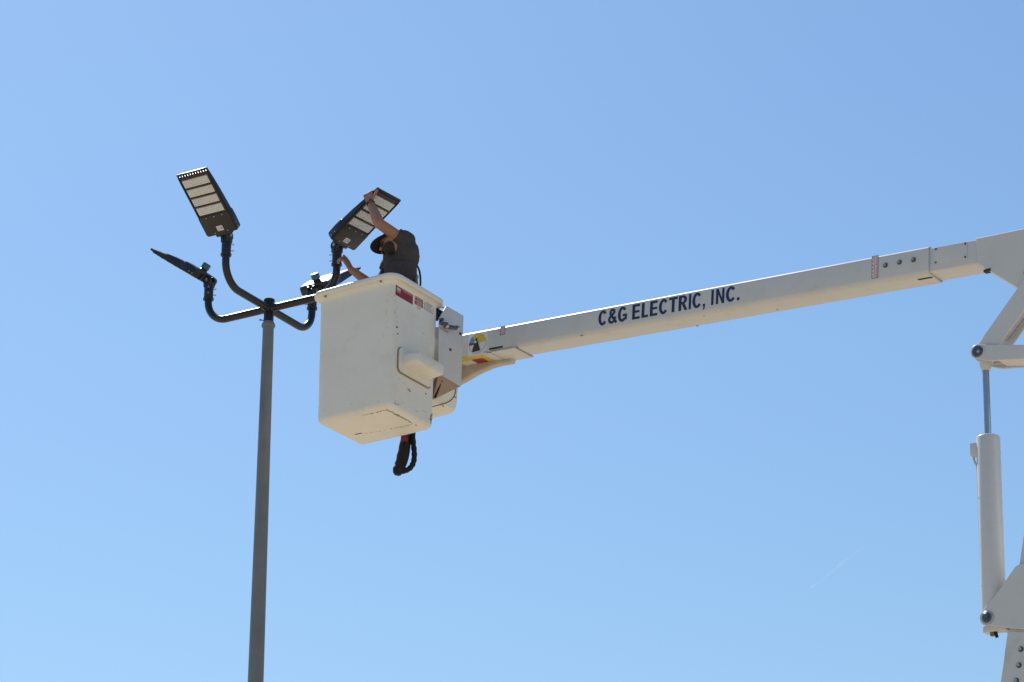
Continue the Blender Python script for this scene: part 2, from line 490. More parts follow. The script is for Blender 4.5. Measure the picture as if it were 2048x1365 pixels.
ub += [bring(sR-0.004), bring(sR, 0.003), bring(sR, 0.014, 0.012), bring(sR-0.02, 0.016, 0.012)]
upper = obj('upper_boom', xf(loft(ub), MB_), 'boomw', lift, angle=30)
# inner steel end with the access cover
inn = obj('inner_boom_end', xf(loft([bring(sR-0.03, 0.017, 0.012), bring(sE+0.05, 0.017, 0.012)]), MB_), 'steelw', lift)
c0, c1, c2 = BY(1869, 497, 0.017), BY(1935, 484, 0.017), BY(1869, 530, 0.017)
zt = (c0.z+c1.z)/2; zb = c2.z
obj('access_cover', xf(box(c0.x, c1.x, 0.0115, 0.0175, zb, zt, 0.004, 'y'), MB_), 'steelw', inn)
for px in (c0.x+0.014, c1.x-0.014):
    for pz in (zt-0.013, zb+0.013):
        obj('cover_screw', xf(cyl((px, 0.0125, pz), (px, 0.006, pz), 0.0085, 0.006, n=12), MB_), 'dsteel', inn)
# lettering
t0 = BY(1197, 648); t1 = BY(1479, 600); tt = BY(1197, 622)
ln = t1.x - t0.x; zz0 = BY(1200, 650).z; zz1 = BY(1200, 624).z
cap_h = (BY(1268, 610).z - BY(1268, 639.5).z)
base_z = BY(1268, 639.5).z
def ring_arc(w, a0, a1, st=0.205, n=22):
    P_, Q_ = [], []
    for i in range(n+1):
        a = R(a0 + (a1-a0)*i/n)
        P_.append((w/2 + w/2*math.cos(a), 0.5 + 0.515*math.sin(a)))
        Q_.append((w/2 + (w/2-st)*math.cos(a), 0.5 + (0.515-st*0.86)*math.sin(a)))
    return [[P_[i], P_[i+1], Q_[i+1], Q_[i]] for i in range(n)]
def rc(x0, x1, y0, y1): return [(x0, y0), (x1, y0), (x1, y1), (x0, y1)]
def strip(pts, w):
    pts = [Vector(p) for p in pts]; L_, R_ = [], []
    for i, p in enumerate(pts):
        t = (pts[min(i+1, len(pts)-1)] - pts[max(i-1, 0)]).normalized()
        n_ = Vector((-t.y, t.x))*w/2
        L_.append(tuple(p+n_)); R_.append(tuple(p-n_))
    return [[L_[i], L_[i+1], R_[i+1], R_[i]] for i in range(len(pts)-1)]
def cr2(pts, n=6):
    P_ = [Vector(p) for p in pts]; P_ = [P_[0]*2-P_[1]] + P_ + [P_[-1]*2-P_[-2]]
    out = []
    for i in range(1, len(P_)-2):
        for k in range(n):
            t = k/n; a, b, c_, d = P_[i-1], P_[i], P_[i+1], P_[i+2]
            out.append(0.5*((2*b)+(c_-a)*t+(2*a-5*b+4*c_-d)*t*t+(3*b-a-3*c_+d)*t**3))
    return out + [P_[-2]]
ST = 0.205
def glyph(ch, w):
    """layers of polygons; cap height 1, width w"""
    if ch == 'C': return [ring_arc(w, 38, 322)]
    if ch == 'G': return [ring_arc(w, 38, 318), [rc(w-0.165, w, 0.10, 0.50)], [rc(w*0.54, w-0.16, 0.345, 0.50)]]
    if ch == 'E': return [[rc(0, ST, 0, 1), rc(ST, w, 0, 0.16), rc(ST, w*0.94, 0.43, 0.58), rc(ST, w*0.98, 0.84, 1)]]
    if ch == 'L': return [[rc(0, ST, 0, 1), rc(ST, w, 0, 0.16)]]
    if ch == 'T': return [[rc(0, w, 0.84, 1), rc(w/2-ST/2, w/2+ST/2, 0, 0.84)]]
    if ch == 'I': return [[rc(0, w, 0, 1)]]
    if ch == 'N': return [[rc(0, 0.165, 0, 1), rc(w-0.165, w, 0, 1)], [[(0.165, 1), (0.03, 1), (w-0.165, 0), (w-0.03, 0)]]]
    if ch == '.': return [[rc(0, w, 0, 0.19)]]
    if ch == ',': return [[rc(0, w, 0, 0.19), [(w*0.48, 0), (w, 0), (w*0.86, -0.12), (w*0.30, -0.21), (w*0.12, -0.15)]]]
    if ch == 'R':
        r0 = 0.275; cx = w-0.06-r0; n = 12; pol = [rc(0, ST, 0, 1), rc(ST, cx, 0.85, 1), rc(ST, cx, 0.43, 0.575)]
        for i in range(n):
            a, b = R(90-180*i/n), R(90-180*(i+1)/n)
            o = lambda q: (cx+r0*math.cos(q), 0.715+0.285*math.sin(q)); u = lambda q: (cx+(r0-ST)*math.cos(q), 0.715+0.137*math.sin(q))
            pol.append([o(a), o(b), u(b), u(a)])
        return [pol, [[(w*0.36, 0.44), (w*0.66, 0.44), (w, 0), (w-0.215, 0)]]]
    if ch == '&':
        k_ = w/0.62
        p = cr2([(0.60*k_, 0.02), (0.30*k_, 0.45), (0.165*k_, 0.70), (0.20*k_, 0.88), (0.31*k_, 0.93), (0.41*k_, 0.86), (0.42*k_, 0.74), (0.34*k_, 0.62), (0.16*k_, 0.46), (0.085*k_, 0.29), (0.14*k_, 0.13), (0.27*k_, 0.075), (0.41*k_, 0.15), (0.53*k_, 0.43)], 5)
        h = len(p)//2
        return [strip(p[:h+1], 0.165), strip(p[h:], 0.165)]
row = [('C', 712, 779), ('&', 786, 852), ('G', 860, 928), ('E', 968, 1025), ('L', 1038, 1087), ('E', 1100, 1156), ('C', 1166, 1234), ('T', 1239, 1303), ('R', 1311, 1377), ('I', 1385, 1402), ('C', 1411, 1480), (',', 1488, 1504), ('I', 1548, 1565), ('N', 1582, 1642), ('C', 1653, 1724), ('.', 1733, 1751)]
for ch, xa, xb in row:
    LV, LF = [], []
    xs0 = t0.x + (xa-714)/(1751-714)*ln; wd = (xb-xa)/(1751-714)*ln/cap_h
    for li, layer in enumerate(glyph(ch, wd)):
        for pol in layer:
            o_ = len(LV)
            LV += [Vector((xs0 + x*cap_h, -0.0020-0.0004*li, base_z + y*cap_h)) for x, y in pol]
            LF.append(tuple(range(o_, o_+len(pol))))
    obj('letter', xf((LV, LF), MB_), 'navy', upper, smooth=False)
def disc(px, py, r, y=-0.004, material='dsteel', name='boom_bolt'):
    c = BY(px, py)
    g1 = cyl((c.x, 0.002, c.z), (c.x, -0.004, c.z), r*1.25, r*1.2, n=18)
    g2 = cyl((c.x, -0.003, c.z), (c.x, -0.016, c.z), r*0.82, r*0.75, n=6)
    g3 = cyl((c.x, -0.014, c.z), (c.x, -0.024, c.z), r*0.42, r*0.38, n=12)
    return obj(name, [(xf(g1, MB_), 'dsteel'), (xf(g2, MB_), 'screw'), (xf(g3, MB_), 'screw')], None, upper)
for px, py in ((1771, 531), (1799, 525), (1827, 520)):
    disc(px, py, 0.0155)
def flat(parts, name, parent, MM):
    """parts: list of (x0,x1,z0,z1,layer,material) rectangles lying on a face (local y toward viewer negative)"""
    gs = []
    for x0, x1, z0, z1, ly, m in parts:
        gs.append((xf(box(x0, x1, -0.0012-0.0007*ly, 0.0004, z0, z1, 0.0006, 'y', 1), MM), m))
    return gs
def warn_sticker(pxl, pyt, pxr, pyb, small=False):
    a = BY(pxl, pyt); b = BY(pxr, pyt); c = BY((pxl+pxr)/2, pyb)
    x0, x1 = a.x, b.x; z1 = (a.z+b.z)/2; z0 = c.z
    gs = flat([(x0, x1, z0, z1, 0, 'dmar'), (x0+0.004, x1-0.004, z0+0.004, z1-0.004, 1, 'dwhite')], '', None, MB_)
    w = x1-x0; h = z1-z0
    n = 6
    for i in range(n):
        zc = z0+h*(i+0.5)/n; xc = x0+w*0.14
        gs.append((xf(cyl((xc, 0.0, zc), (xc, -0.0034, zc), 0.0048, n=3), MB_), 'dmar'))
    for s, xa in (('CLEAN INSULATION', 0.26), ('BEYOND ARROWS', 0.62)):
        tv, tf = text_geo(s, w*0.24, h*0.90, bold=0.0)
        gs.append((xf(([Vector((x0+w*xa+w*0.26-p.y, -0.0036, z0+h*0.05+p.x)) for p in tv], tf), MB_), 'rtext'))
    obj('warning_sticker', gs, None, upper, smooth=False)
warn_sticker(1744, 512, 1757, 557)
warn_sticker(1001, 653, 1011, 670)
# angle gauge near the tip
ga = BY(938, 667); gb = BY(976, 662); gc = BY(938, 706)
gx0, gx1 = ga.x, gb.x; gz1 = -0.022; gz0 = gz1 - (gx1-gx0)*1.02
gs = flat([(gx0, gx1, gz0, gz1, 0, 'dwhite')], '', None, MB_)
gcx, gcz, gr = (gx0+gx1)/2, gz0+(gz1-gz0)*0.52, (gx1-gx0)*0.45
def wedge(a0, a1, r, ly, m, r0=0.0):
    n = 14
    pts = [(gcx + r*math.cos(R(a0+(a1-a0)*i/n)), gcz + r*math.sin(R(a0+(a1-a0)*i/n))) for i in range(n+1)]
    if r0 <= 0: pts.append((gcx, gcz))
    else: pts += [(gcx + r0*math.cos(R(a1+(a0-a1)*i/n)), gcz + r0*math.sin(R(a1+(a0-a1)*i/n))) for i in range(n+1)]
    gs.append((xf(prism(pts, lambda a, b, t: Vector((a, t, b)), 0, -0.0014-0.0007*ly), MB_), m))
wedge(8, 130, gr, 1, 'dyel'); wedge(130, 168, gr, 1, 'dblue'); wedge(168, 188, gr, 1, 'dred'); wedge(188, 368, gr, 1, 'dgrey', gr*0.965)
pts = [(gcx-0.012, gcz+gr*0.55), (gcx+0.030, gcz-gr*0.74), (gcx-0.044, gcz-gr*0.78)]
gs.append((xf(prism(pts, lambda a, b, t: Vector((a, t, b)), 0, -0.012), MB_), 'dblack'))
gs.append((xf(cyl((gcx-0.012, 0, gcz+gr*0.12), (gcx-0.012, -0.018, gcz+gr*0.12), 0.010, n=14), MB_), 'dwhite'))
gs += flat([(gx1-0.026, gx1-0.008, gz0+0.012, gz0+0.020, 1, 'dgrey')], '', None, MB_)
obj('angle_gauge', gs, None, upper, smooth=False)
# underside of the tip: yellow notice, steel cover plate, dark lines along its edges
def under(x0, x1, y0, y1, layer, m, z=None):
    zz = -bh(x0) if z is None else z
    return (xf(box(x0, x1, y0, y1, zz-0.0015-0.0009*layer, zz+0.001, 0.0008), MB_), m)
yb0 = BZ(925, 725, -bh(sL)); yb1 = BZ(985, 722, -bh(sL))
ux0, ux1 = yb0.x-0.05, yb1.x+0.02
gs = [under(ux0, ux1, 0.02, BW-0.03, 0, 'dyel'), under(ux0+0.03, ux0+0.15, 0.10, BW-0.04, 1, 'dwhite'), under(ux0+0.15, ux0+0.26, 0.09, BW-0.045, 1, 'dred')]
for i in range(4):
    gs.append(under(ux0+0.28, ux1-0.03, 0.045+i*0.038, 0.050+i*0.038, 1, 'dgrey'))
obj('caution_sticker', gs, None, upper, smooth=False)
px0 = ux1+0.10
obj('tip_cover_plate', xf(box(px0, px0+0.235, -0.006, BW+0.004, -bh(0)-0.008, -bh(0)+0.002, 0.004), MB_), 'steelw', upper)
obj('tip_cover_plate', xf(box(ux1+0.015, px0-0.006, 0.01, BW-0.006, -bh(0)-0.004, -bh(0)+0.002, 0.003), MB_), 'steelw', upper)
obj('dark_line', [(xf(box(px0-0.012, px0+0.004, -0.002, BW+0.002, -bh(0)-0.004, -bh(0)+0.001, 0.001), MB_), 'gap'), (xf(box(px0+0.236, px0+0.246, 0.0, BW+0.002, -bh(0)-0.002, -bh(0)+0.001, 0.001), MB_), 'scuff'),
                   (xf(box(px0-0.02, px0+0.11, -0.003, 0.001, -bh(0)+0.018, -bh(0)+0.033, 0.001, 'y'), MB_), 'gap')], None, upper)
# small drain holes and chips under the boom
for px, py, w in ((1163, 672, 0.012), (1395, 652, 0.010), (1408, 632, 0.006), (1555, 618, 0.008)):
    c = BZ(px, py, -bh(1.0))
    obj('chip', xf(box(c.x-w, c.x+w, c.y-0.006, c.y+0.006, -bh(c.x)-0.0012, -bh(c.x)+0.001, 0.004), MB_), 'gap', upper)
c = BZ(1850, 557, -bh(sR))
obj('slot', xf(box(sR-0.12, sR-0.004, 0.06, 0.085, -bh(sR)-0.0015, -bh(sR)+0.001, 0.01), MB_), 'gap', upper)

# ---- elbow: plates lie in planes parallel to the boom
def plate(name, pix, yref, y0, y1, material='steelw', parent=None, bev=0.004):
    """outline given by sight lines on the plane y=yref, solid from y0 to y1"""
    pts = [LY(px, py, yref) for px, py in pix]
    poly = [(p.x, p.z) for p in pts]
    def ins(poly, e):
        n = len(poly); out = []
        area = sum(poly[i][0]*poly[(i+1) % n][1]-poly[(i+1) % n][0]*poly[i][1] for i in range(n))
        sg = 1 if area > 0 else -1
        for i in range(n):
            a, b, c = Vector(poly[i-1]), Vector(poly[i]), Vector(poly[(i+1) % n])
            n1 = Vector((-(b-a).y, (b-a).x)).normalized()*sg; n2 = Vector((-(c-b).y, (c-b).x)).normalized()*sg
            m = (n1+n2)
            m = m/max(0.3, m.length_squared/2) if m.length > 1e-6 else n1
            out.append(tuple(b+m*e))
        return out
    rg = []
    for y, e in ((y0, bev), (y0+bev, 0), (y1-bev, 0), (y1, bev)):
        rg.append([(a, y, b) for a, b in ins(poly, e)])
    return obj(name, loft(rg), material, parent or lift, angle=30)
def arc(cx, cy, r, a0, a1, n=12):
    return [(cx+r*math.cos(R(a0+(a1-a0)*i/n)), cy+r*math.sin(R(a0+(a1-a0)*i/n))) for i in range(n+1)]
elbow = plate('elbow_head', [(1951, 477), (2048, 457), (2170, 432), (2260, 470), (2290, 560), (2250, 660), (2170, 690), (2110, 630), (2060, 591), (1976, 541), (1953, 526)], 0.008, 0.008, 0.225, bev=0.006)
c = LY(1978, 541, 0.02)
obj('elbow_slot', box(c.x-0.035, c.x+0.02, 0.0, 0.045, c.z-0.012, c.z+0.006, 0.004), 'gap', elbow)
obj('stiffener', join(*[cyl(LY(2048+dx, 545, 0.008)+Vector((0, -0.006, 0)), LY(2048+dx, 545, 0.008)+Vector((0, 0.01, 0)), 0.03, n=24) for dx in (8,)]), 'dsteel', elbow)
LNEAR = -0.035; LFAR = 0.165
# sloping link from the elbow down to the pin
for y0 in (LNEAR+0.022, LFAR-0.040):
    plate('sloping_link', [(2085, 505), (2138, 505), (2058, 607), (1996, 692), (1990, 716), (1956, 718), (1946, 704), (1956, 688)], LNEAR+0.022, y0, y0+0.018)
plate('link_web', [(2076, 560), (2084, 562), (2000, 672), (1992, 668)], LNEAR+0.05, LNEAR+0.042, LFAR-0.042)
# level link from the pin to the right
lv = arc(1956, 704, 15.5, 130, 268, 14)
for y0 in (LNEAR, LFAR-0.02):
    plate('level_link', lv + [(1985, 689.5), (2048, 690), (2160, 682), (2160, 718), (2048, 718), (2010, 720), (1980, 722)], LNEAR, y0, y0+0.02)
plate('level_link_floor', [(1992, 712), (2048, 713), (2160, 711), (2160, 717), (2048, 717), (1992, 718)], LNEAR, LNEAR+0.021, LFAR-0.021)
pt = LY(1956, 704, LNEAR)
obj('pivot_pin', [(cyl((pt.x, LNEAR-0.006, pt.z), (pt.x, LNEAR+0.002, pt.z), 0.052, n=32, bev=0.002), 'steelw'), (cyl((pt.x, LNEAR-0.018, pt.z), (pt.x, LFAR+0.02, pt.z), 0.041, n=28, bev=0.006), 'dsteel'),
                  (cyl((pt.x+0.012, LNEAR-0.024, pt.z-0.008), (pt.x+0.012, LNEAR-0.016, pt.z-0.008), 0.013, n=6), 'screw')], None, lift)
# hydraulic cylinder
YC = (LNEAR+LFAR)/2 - 0.01
pb = LY(1975, 1236, LNEAR)
top = Vector((pt.x, YC, pt.z)); bot = Vector((pb.x, YC, pb.z))
# the cylinder leans a little: its own axis from sight lines on its plane
ra = LY(1971.5, 742, YC); rb = LY(1977.5, 868, YC); ba = LY(1980.5, 873, YC); bb = LY(1988, 1215, YC)
ax = (bb-ra).normalized()
def onax(p): return ra + ax*((p-ra).dot(ax))
q0 = onax(top); q1 = onax(rb); q2 = onax(ba); q3 = onax(bot)
cylp = obj('cylinder_barrel', tube([q2+ax*0.0, q2+ax*0.006, q2+ax*0.012, q3-ax*0.05, q3-ax*0.0], [0.070, 0.079, 0.082, 0.082, 0.07], 40), 'steelw', lift)
obj('rod', tube([q0+ax*0.06, q2+ax*0.05], 0.0235, 28), 'chrome', lift)
obj('rod_gland', tube([q2-ax*0.012, q2+ax*0.02], 0.034, 28), 'dsteel', cylp)
obj('rod_eye', join(cyl(Vector((q0.x, YC-0.05, q0.z)), Vector((q0.x, YC+0.05, q0.z)), 0.062, n=32, bev=0.005), tube([q0+ax*0.02, q0+ax*0.09, q0+ax*0.115], [0.048, 0.040, 0.030], 28)), 'steelw', lift)
obj('barrel_eye', cyl(Vector((q3.x, YC-0.05, q3.z)), Vector((q3.x, YC+0.05, q3.z)), 0.06, n=32, bev=0.005), 'steelw', cylp)
c = LY(1950, 901, YC-0.02)
blk = obj('port_block', box(c.x-0.026, c.x+0.05, c.y-0.028, c.y+0.028, c.z-0.045, c.z+0.045, 0.005), 'steelw', cylp)
tp = [LY(1947, 912, YC-0.02), LY(1948, 922, YC-0.02), LY(1955, 934, YC-0.02), LY(1956, 960, YC-0.02), LY(1961, 1100, YC-0.02), LY(1965, 1190, YC-0.02), LY(1972, 1222, YC-0.02)]
obj('oil_pipe', tube(smooth_path(tp, 2), 0.008, 10), 'steelw', cylp)
tp2 = [p + Vector((0.014, 0.004, 0)) for p in tp[3:6]]
obj('dark_line', tube(tp2, 0.006, 8), 'scuff', cylp)  # thin brown line along the gap between pipe and barrel
for px, py in ((1960, 996), (1966, 1172), (1980, 1192)):
    c = LY(px, py, YC-0.05)
    obj('pipe_clip', box(c.x-0.010, c.x+0.012, c.y-0.01, c.y+0.012, c.z-0.005, c.z+0.005, 0.002), 'steelw', cylp)
# lower bracket and lower boom
br = arc(1975, 1236, 16.5, 95, 222, 12)
for y0 in (LNEAR, LFAR-0.02):
    plate('cylinder_bracket', br + [(2000, 1177), (2030, 1134), (2040, 1128), (2060, 1126), (2230, 1120), (2230, 1275), (2048, 1259), (1990, 1253)], LNEAR, y0, y0+0.02)
pbn = obj('lower_pin', [(cyl((pb.x, LNEAR-0.010, pb.z), (pb.x, LNEAR+0.002, pb.z), 0.046, n=32, bev=0.003), 'screw'), (cyl((pb.x, LNEAR-0.016, pb.z), (pb.x, LFAR+0.02, pb.z), 0.036, n=28, bev=0.006), 'dsteel'), (cyl((pb.x, LNEAR-0.024, pb.z), (pb.x, LNEAR-0.012, pb.z), 0.018, n=6), 'dsteel')], None, lift)
c = LY(1985, 1262, LNEAR+0.05)
obj('hose_fitting', [(box(c.x-0.06, c.x+0.11, c.y-0.03, c.y+0.05, c.z-0.012, c.z+0.035, 0.012), 'steelw'), (cyl(c+Vector((0.0, 0, 0.0)), c+Vector((0.0, 0, -0.035)), 0.018, n=12), 'strapy'), (cyl(c+Vector((0.02, 0, 0.0)), c+Vector((0.03, 0, -0.05)), 0.011, n=12), 'rubber')], None, lift)
# lower boom runs down to its turret
l0 = LY(2010, 1264, LNEAR+0.0); l1 = LY(1995, 1365, LNEAR)
ld = (l1-l0).normalized()
if ld.z > -0.2: ld = Vector((ld.x, 0, -1)).normalized()
per = Vector((-ld.z, 0, ld.x))
if per.x < 0: per = -per
LW, LB = 0.30, 0.24
def lring(s, ins=0, r=0.02, w0=0.0, w1=LW, yy0=LNEAR+0.024, yy1=LFAR+0.05):
    return [l0 + ld*s + per*a + Vector((0, y-l0.y, 0)) for a, y in rrect(w0+ins, w1-ins, yy0+ins, yy1-ins, r, 4)]
send = (l0.z-1.5)/(-ld.z)
lowb = obj('lower_boom', loft([lring(-0.01), lring(0.4), lring(send)]), 'boomw', lift, angle=30)
obj('lower_boom_head', loft([lring(0.002, 0.008, 0.015), lring(-0.75, 0.010, 0.015, 0.0), lring(-2.45, 0.010, 0.015, 0.0)]), 'steelw', lift, angle=30)
for px, py in ((2042, 1299), (2038, 1331), (2033, 1362)):
    c = LY(px, py, LNEAR+0.024)
    obj('boom_bolt', [(cyl((c.x, c.y+0.002, c.z), (c.x, c.y-0.005, c.z), 0.019, n=16), 'dsteel'), (cyl((c.x, c.y-0.003, c.z), (c.x, c.y-0.018, c.z), 0.012, n=6), 'screw')], None, lowb)
fe = l0 + ld*send + per*(LW/2)
fe.y = (LNEAR+LFAR)/2
obj('turret', lathe(Vector((fe.x, fe.y, 0)), [(0.75, -0.02), (0.75, 0.25), (0.42, 0.30), (0.38, 1.0), (0.42, 1.05), (0.42, 1.2), (0.3, 1.5), (0.05, 1.62)], 32), 'steelw', lift)

# ---- bucket: local frame turned slightly against the boom
NB = Vector((-0.927, 19.357, 8.890))
YAW = 0.587
MBK = MLI @ (Matrix.Translation(NB) @ Matrix.Rotation(-YAW, 4, 'Z') @ Matrix.Rotation(R(-1.2), 4, 'X'))
# bucket frame: x to the right along -a, y away (b), z up ; near-right vertical edge at the origin, bucket spans x -BA..0, y 0..BB
BA, BB, BHH = 0.690, 0.585, 1.070
MBKI = MBK.inverted()
def KX(px, py, x):
    o = MBKI @ (MLI @ CAMP); d = (MBKI @ MLI).to_3x3() @ ray(px, py)
    return o + d*((x-o.x)/d.x)
def KY(px, py, y):
    o = MBKI @ (MLI @ CAMP); d = (MBKI @ MLI).to_3x3() @ ray(px, py)
    return o + d*((y-o.y)/d.y)
def KZ(px, py, z):
    o = MBKI @ (MLI @ CAMP); d = (MBKI @ MLI).to_3x3() @ ray(px, py)
    return o + d*((z-o.z)/d.z)
def kring(out, z, r):
    return [(x, y, z) for x, y in rrect(-BA-out, out, -out, BB+out, r, 8)]
prof = []
prof.append((-0.20, 0.000, 0.05))
prof.append((-0.075, 0.000, 0.03))
for i in range(0, 7):                                  # bottom fillet
    a = R(90*i/6); prof.append((-0.045+0.045*math.sin(a), 0.045-0.045*math.cos(a), 0.035+0.006*i/6))
tap = 0.012
for i in range(1, 9):
    f = i/8; prof.append((tap*f*0.9, 0.045+(BHH-0.075-0.045)*f, 0.042))
zr = BHH-0.075
for i in range(1, 7):                                  # cove under the rim
    a = R(90*i/6); prof.append((tap*0.9+0.040*(1-math.cos(a)), zr+0.048*math.sin(a), 0.045+0.05*(i/6)))
prof += [(0.058, BHH-0.028, 0.10), (0.0635, BHH-0.026, 0.105), (0.066, BHH-0.020, 0.105), (0.067, BHH+0.006, 0.105), (0.062, BHH+0.014, 0.10), (0.045, BHH+0.017, 0.09), (0.015, BHH+0.016, 0.07), (0.002, BHH+0.010, 0.06), (-0.004, BHH-0.005, 0.05), (-0.010, BHH-0.2, 0.045), (-0.02, 0.09, 0.04), (-0.05, 0.05, 0.03), (-0.20, 0.045, 0.05)]
bucket = obj('bucket', xf(loft([kring(*p) for p in prof]), MBK), 'gel', lift, angle=50)
# shallow panel and moulded step on the right face
def rface(y0, y1, z0, z1, x0, x1, r, n=5, grow=0.0):
    rg = []
    for x, e in ((x0, 0.0), (x1-0.012 if x1-x0 > 0.03 else x1-0.002, -grow*0.8), (x1-0.003 if x1-x0 > 0.03 else x1, -grow), (x1, -grow-(0.008 if x1-x0 > 0.03 else 0.001))):
        rg.append([(x, y, z) for y, z in rrect(y0-e, y1+e, z0-e, z1+e, r, n)])
    return loft(rg)
g0 = KX(797, 692, 0.006); g1 = KX(798, 738, 0.006); g2 = KX(861, 772, 0.006)
py0, py1 = g0.y, g2.y; pz1, pz0 = g0.z-0.006, g1.z-0.002
pz0 = pz1-0.20
step = obj('step', [(xf(rface(py0, py1, pz0, pz1, 0.0, 0.016, 0.04), MBK), 'gel'), (xf(rface(py0+0.05, py1-0.015, pz0+0.055, pz1-0.030, 0.0, 0.150, 0.03, grow=0.014), MBK), 'gel')], None, bucket, angle=40)
obj('dark_line', xf(rface(py0-0.012, py1+0.004, pz0-0.010, pz1+0.004, 0.0, 0.0108, 0.045), MBK), 'scuff', bucket)  # thin brown outline round the step panel
# decals on the right face
def kdec(p):
    gs = []
    for y0, y1, z0, z1, ly, m in p:
        xw = tap*0.9*((z0+z1)/2-0.045)/(BHH-0.12)
        gs.append((xf(box(xw-0.002, xw+0.0022+0.0008*ly, y0, y1, z0, z1, 0.0006, 'x', 1), MBK), m))
    return gs
def krect(px0, py0_, px1, py1_):
    a = KX(px0, py0_, 0.012); b = KX(px1, py1_, 0.012)
    return a.y, b.y, a.z, b.z
a = KX(792, 568, 0.012); b = KX(792, 590, 0.012); c = KX(826, 586, 0.012)
y0, y1, z1, z0 = a.y, c.y, a.z, b.z
gs = kdec([(y0, y1, z0, z1, 0, 'dmar'), (y0+0.006, y1-0.006, z0+0.006, z1-0.016, 1, 'dred'), (y0+0.008, y0+0.06, z1-0.045, z1-0.022, 2, 'dpink'), (y0+0.008, y0+0.06, z1-0.058, z1-0.052, 2, 'dpink')])
hy = (y1-y0-0.02)
for i in range(5):
    z = z0+0.012+i*0.0085
    gs += kdec([(y0+0.010, y0+0.012+hy*(0.72+0.2*((i*7) % 3)/2), z, z+0.0028, 2, 'dmar')])
gs += kdec([(y0+0.075, y1-0.012, z1-0.013, z1-0.005, 1, 'dpink'), ])
tv, tf = text_geo('WARNING', 0.008, (y1-y0)*0.55, 0.02)
gs.append((xf(([Vector((0.0155, y0+0.08+p.x, z1-0.030+p.y*1.2)) for p in tv], tf), MBK), 'dpink'))
obj('warning_decal', gs, None, bucket, smooth=False)
yA = KX(830, 598, 0.012).y; yB = KX(846, 598, 0.012).y; zt_ = KX(830, 588, 0.012).z
gs = kdec([(yA-0.004, yB+0.004, zt_-0.086, zt_, 0, 'dwhite'), (yA, yB, zt_-0.024, zt_-0.002, 1, 'dmar'), (yA, yB, zt_-0.048, zt_-0.029, 1, 'dmar'), (yA-0.003, yB, zt_-0.084, zt_-0.053, 1, 'dred'), (yA+0.03, yB-0.025, zt_-0.112, zt_-0.090, 0, 'dpink')])
for z in (0.015, 0.040, 0.064, 0.074):
    gs += kdec([(yA+0.02, yB-0.014, zt_-z-0.003, zt_-z+0.002, 2, 'dpink')])
obj('danger_decal', gs, None, bucket, smooth=False)
yC0 = KX(849, 600, 0.012).y; yC1 = KX(867, 610, 0.012).y; zt2 = KX(849, 600, 0.012).z
gs = kdec([(yC0, yC1, zt2-0.078, zt2, 0, 'dgrey'), (yC0+0.003, yC1-0.003, zt2-0.075, zt2-0.003, 1, 'dwhite')])
for i in range(6):
    gs += kdec([(yC0+0.012, yC1-0.012-0.03*((i*5) % 4)/3, zt2-0.016-i*0.0105, zt2-0.012-i*0.0105, 2, 'dgrey')])
obj('notice_decal', gs, None, bucket, smooth=False)
# wear: scuffs under the bucket and small holes
rnd = random.Random(9)
def scuff_line(p0, p1, w, n, mname, mk, jitter=0.006):
    gs = []
    for i in range(n):
        t = (i+rnd.random())/n
        if rnd.random() < 0.2: continue
        c = Vector(p0).lerp(Vector(p1), t) + Vector((rnd.uniform(-jitter, jitter), rnd.uniform(-jitter, jitter), 0))
        a = rnd.uniform(-0.4, 0.4) + math.atan2(p1[1]-p0[1], p1[0]-p0[0])
        l, ww = rnd.uniform(0.4, 1.6)*w*2.4, rnd.uniform(0.3, 1.0)*w
        pl = []
        for q in range(9):
            ang = 2*PI*q/9; rr = rnd.uniform(0.6, 1.1)
            pl.append((c.x+math.cos(a)*l*math.cos(ang)*rr-math.sin(a)*ww*math.sin(ang)*rr, c.y+math.sin(a)*l*math.cos(ang)*rr+math.cos(a)*ww*math.sin(ang)*rr))
        gs.append(prism(pl, lambda x, y, t: mk(x, y, t), -0.0012, 0.0006))
    return gs
bot_ = lambda x, y, t: Vector((x, y, t))
sg = []
for (pa, pb_, w, n) in (((765, 815), (722, 830), 0.005, 26), ((772, 812), (846, 849), 0.008, 34), ((785, 826), (815, 840), 0.006, 10), ((765, 862), (835, 847), 0.004, 26), ((730, 868), (765, 862), 0.003, 8)):
    a = KZ(pa[0], pa[1], 0); b = KZ(pb_[0], pb_[1], 0)
    cl = lambda v: (min(-0.05, max(-BA+0.05, v.x)), min(BB-0.05, max(0.05, v.y)), 0)
    sg += scuff_line(cl(a), cl(b), w, n, '', bot_)
obj('scuff_marks', xf(join(*sg), MBK), 'scuff', bucket, smooth=False)['kind'] = 'stuff'
a = KZ(709, 869, 0); b = KZ(722, 866, 0)
obj('drain_slot', xf(prism([(a.x, a.y), (b.x, b.y), (b.x+0.004, b.y+0.012), (a.x+0.004, a.y+0.012)], bot_, -0.0014, 0.001), MBK), 'gap', bucket)
for px, py, r in ((793, 655, 0.007), (795, 668, 0.005), (818, 780, 0.004), (820, 783, 0.003), (852, 788, 0.004), (858, 752, 0.004)):
    c = KX(px, py, 0.006)
    obj('chip', xf(cyl((0.0, c.y, c.z), (0.013 if c.z > 0.6 else 0.0105, c.y, c.z), r, n=7), MBK), 'gap', bucket)
for px, py, m in ((650, 588, 'scuff'), (761, 550, 'scuff')):
    c = KY(px, py+4, -0.045)
    obj('rim_screw', xf(join(cyl((c.x, -0.040, BHH-0.030), (c.x, -0.040, BHH-0.040), 0.009, n=10)), MBK), m, bucket)
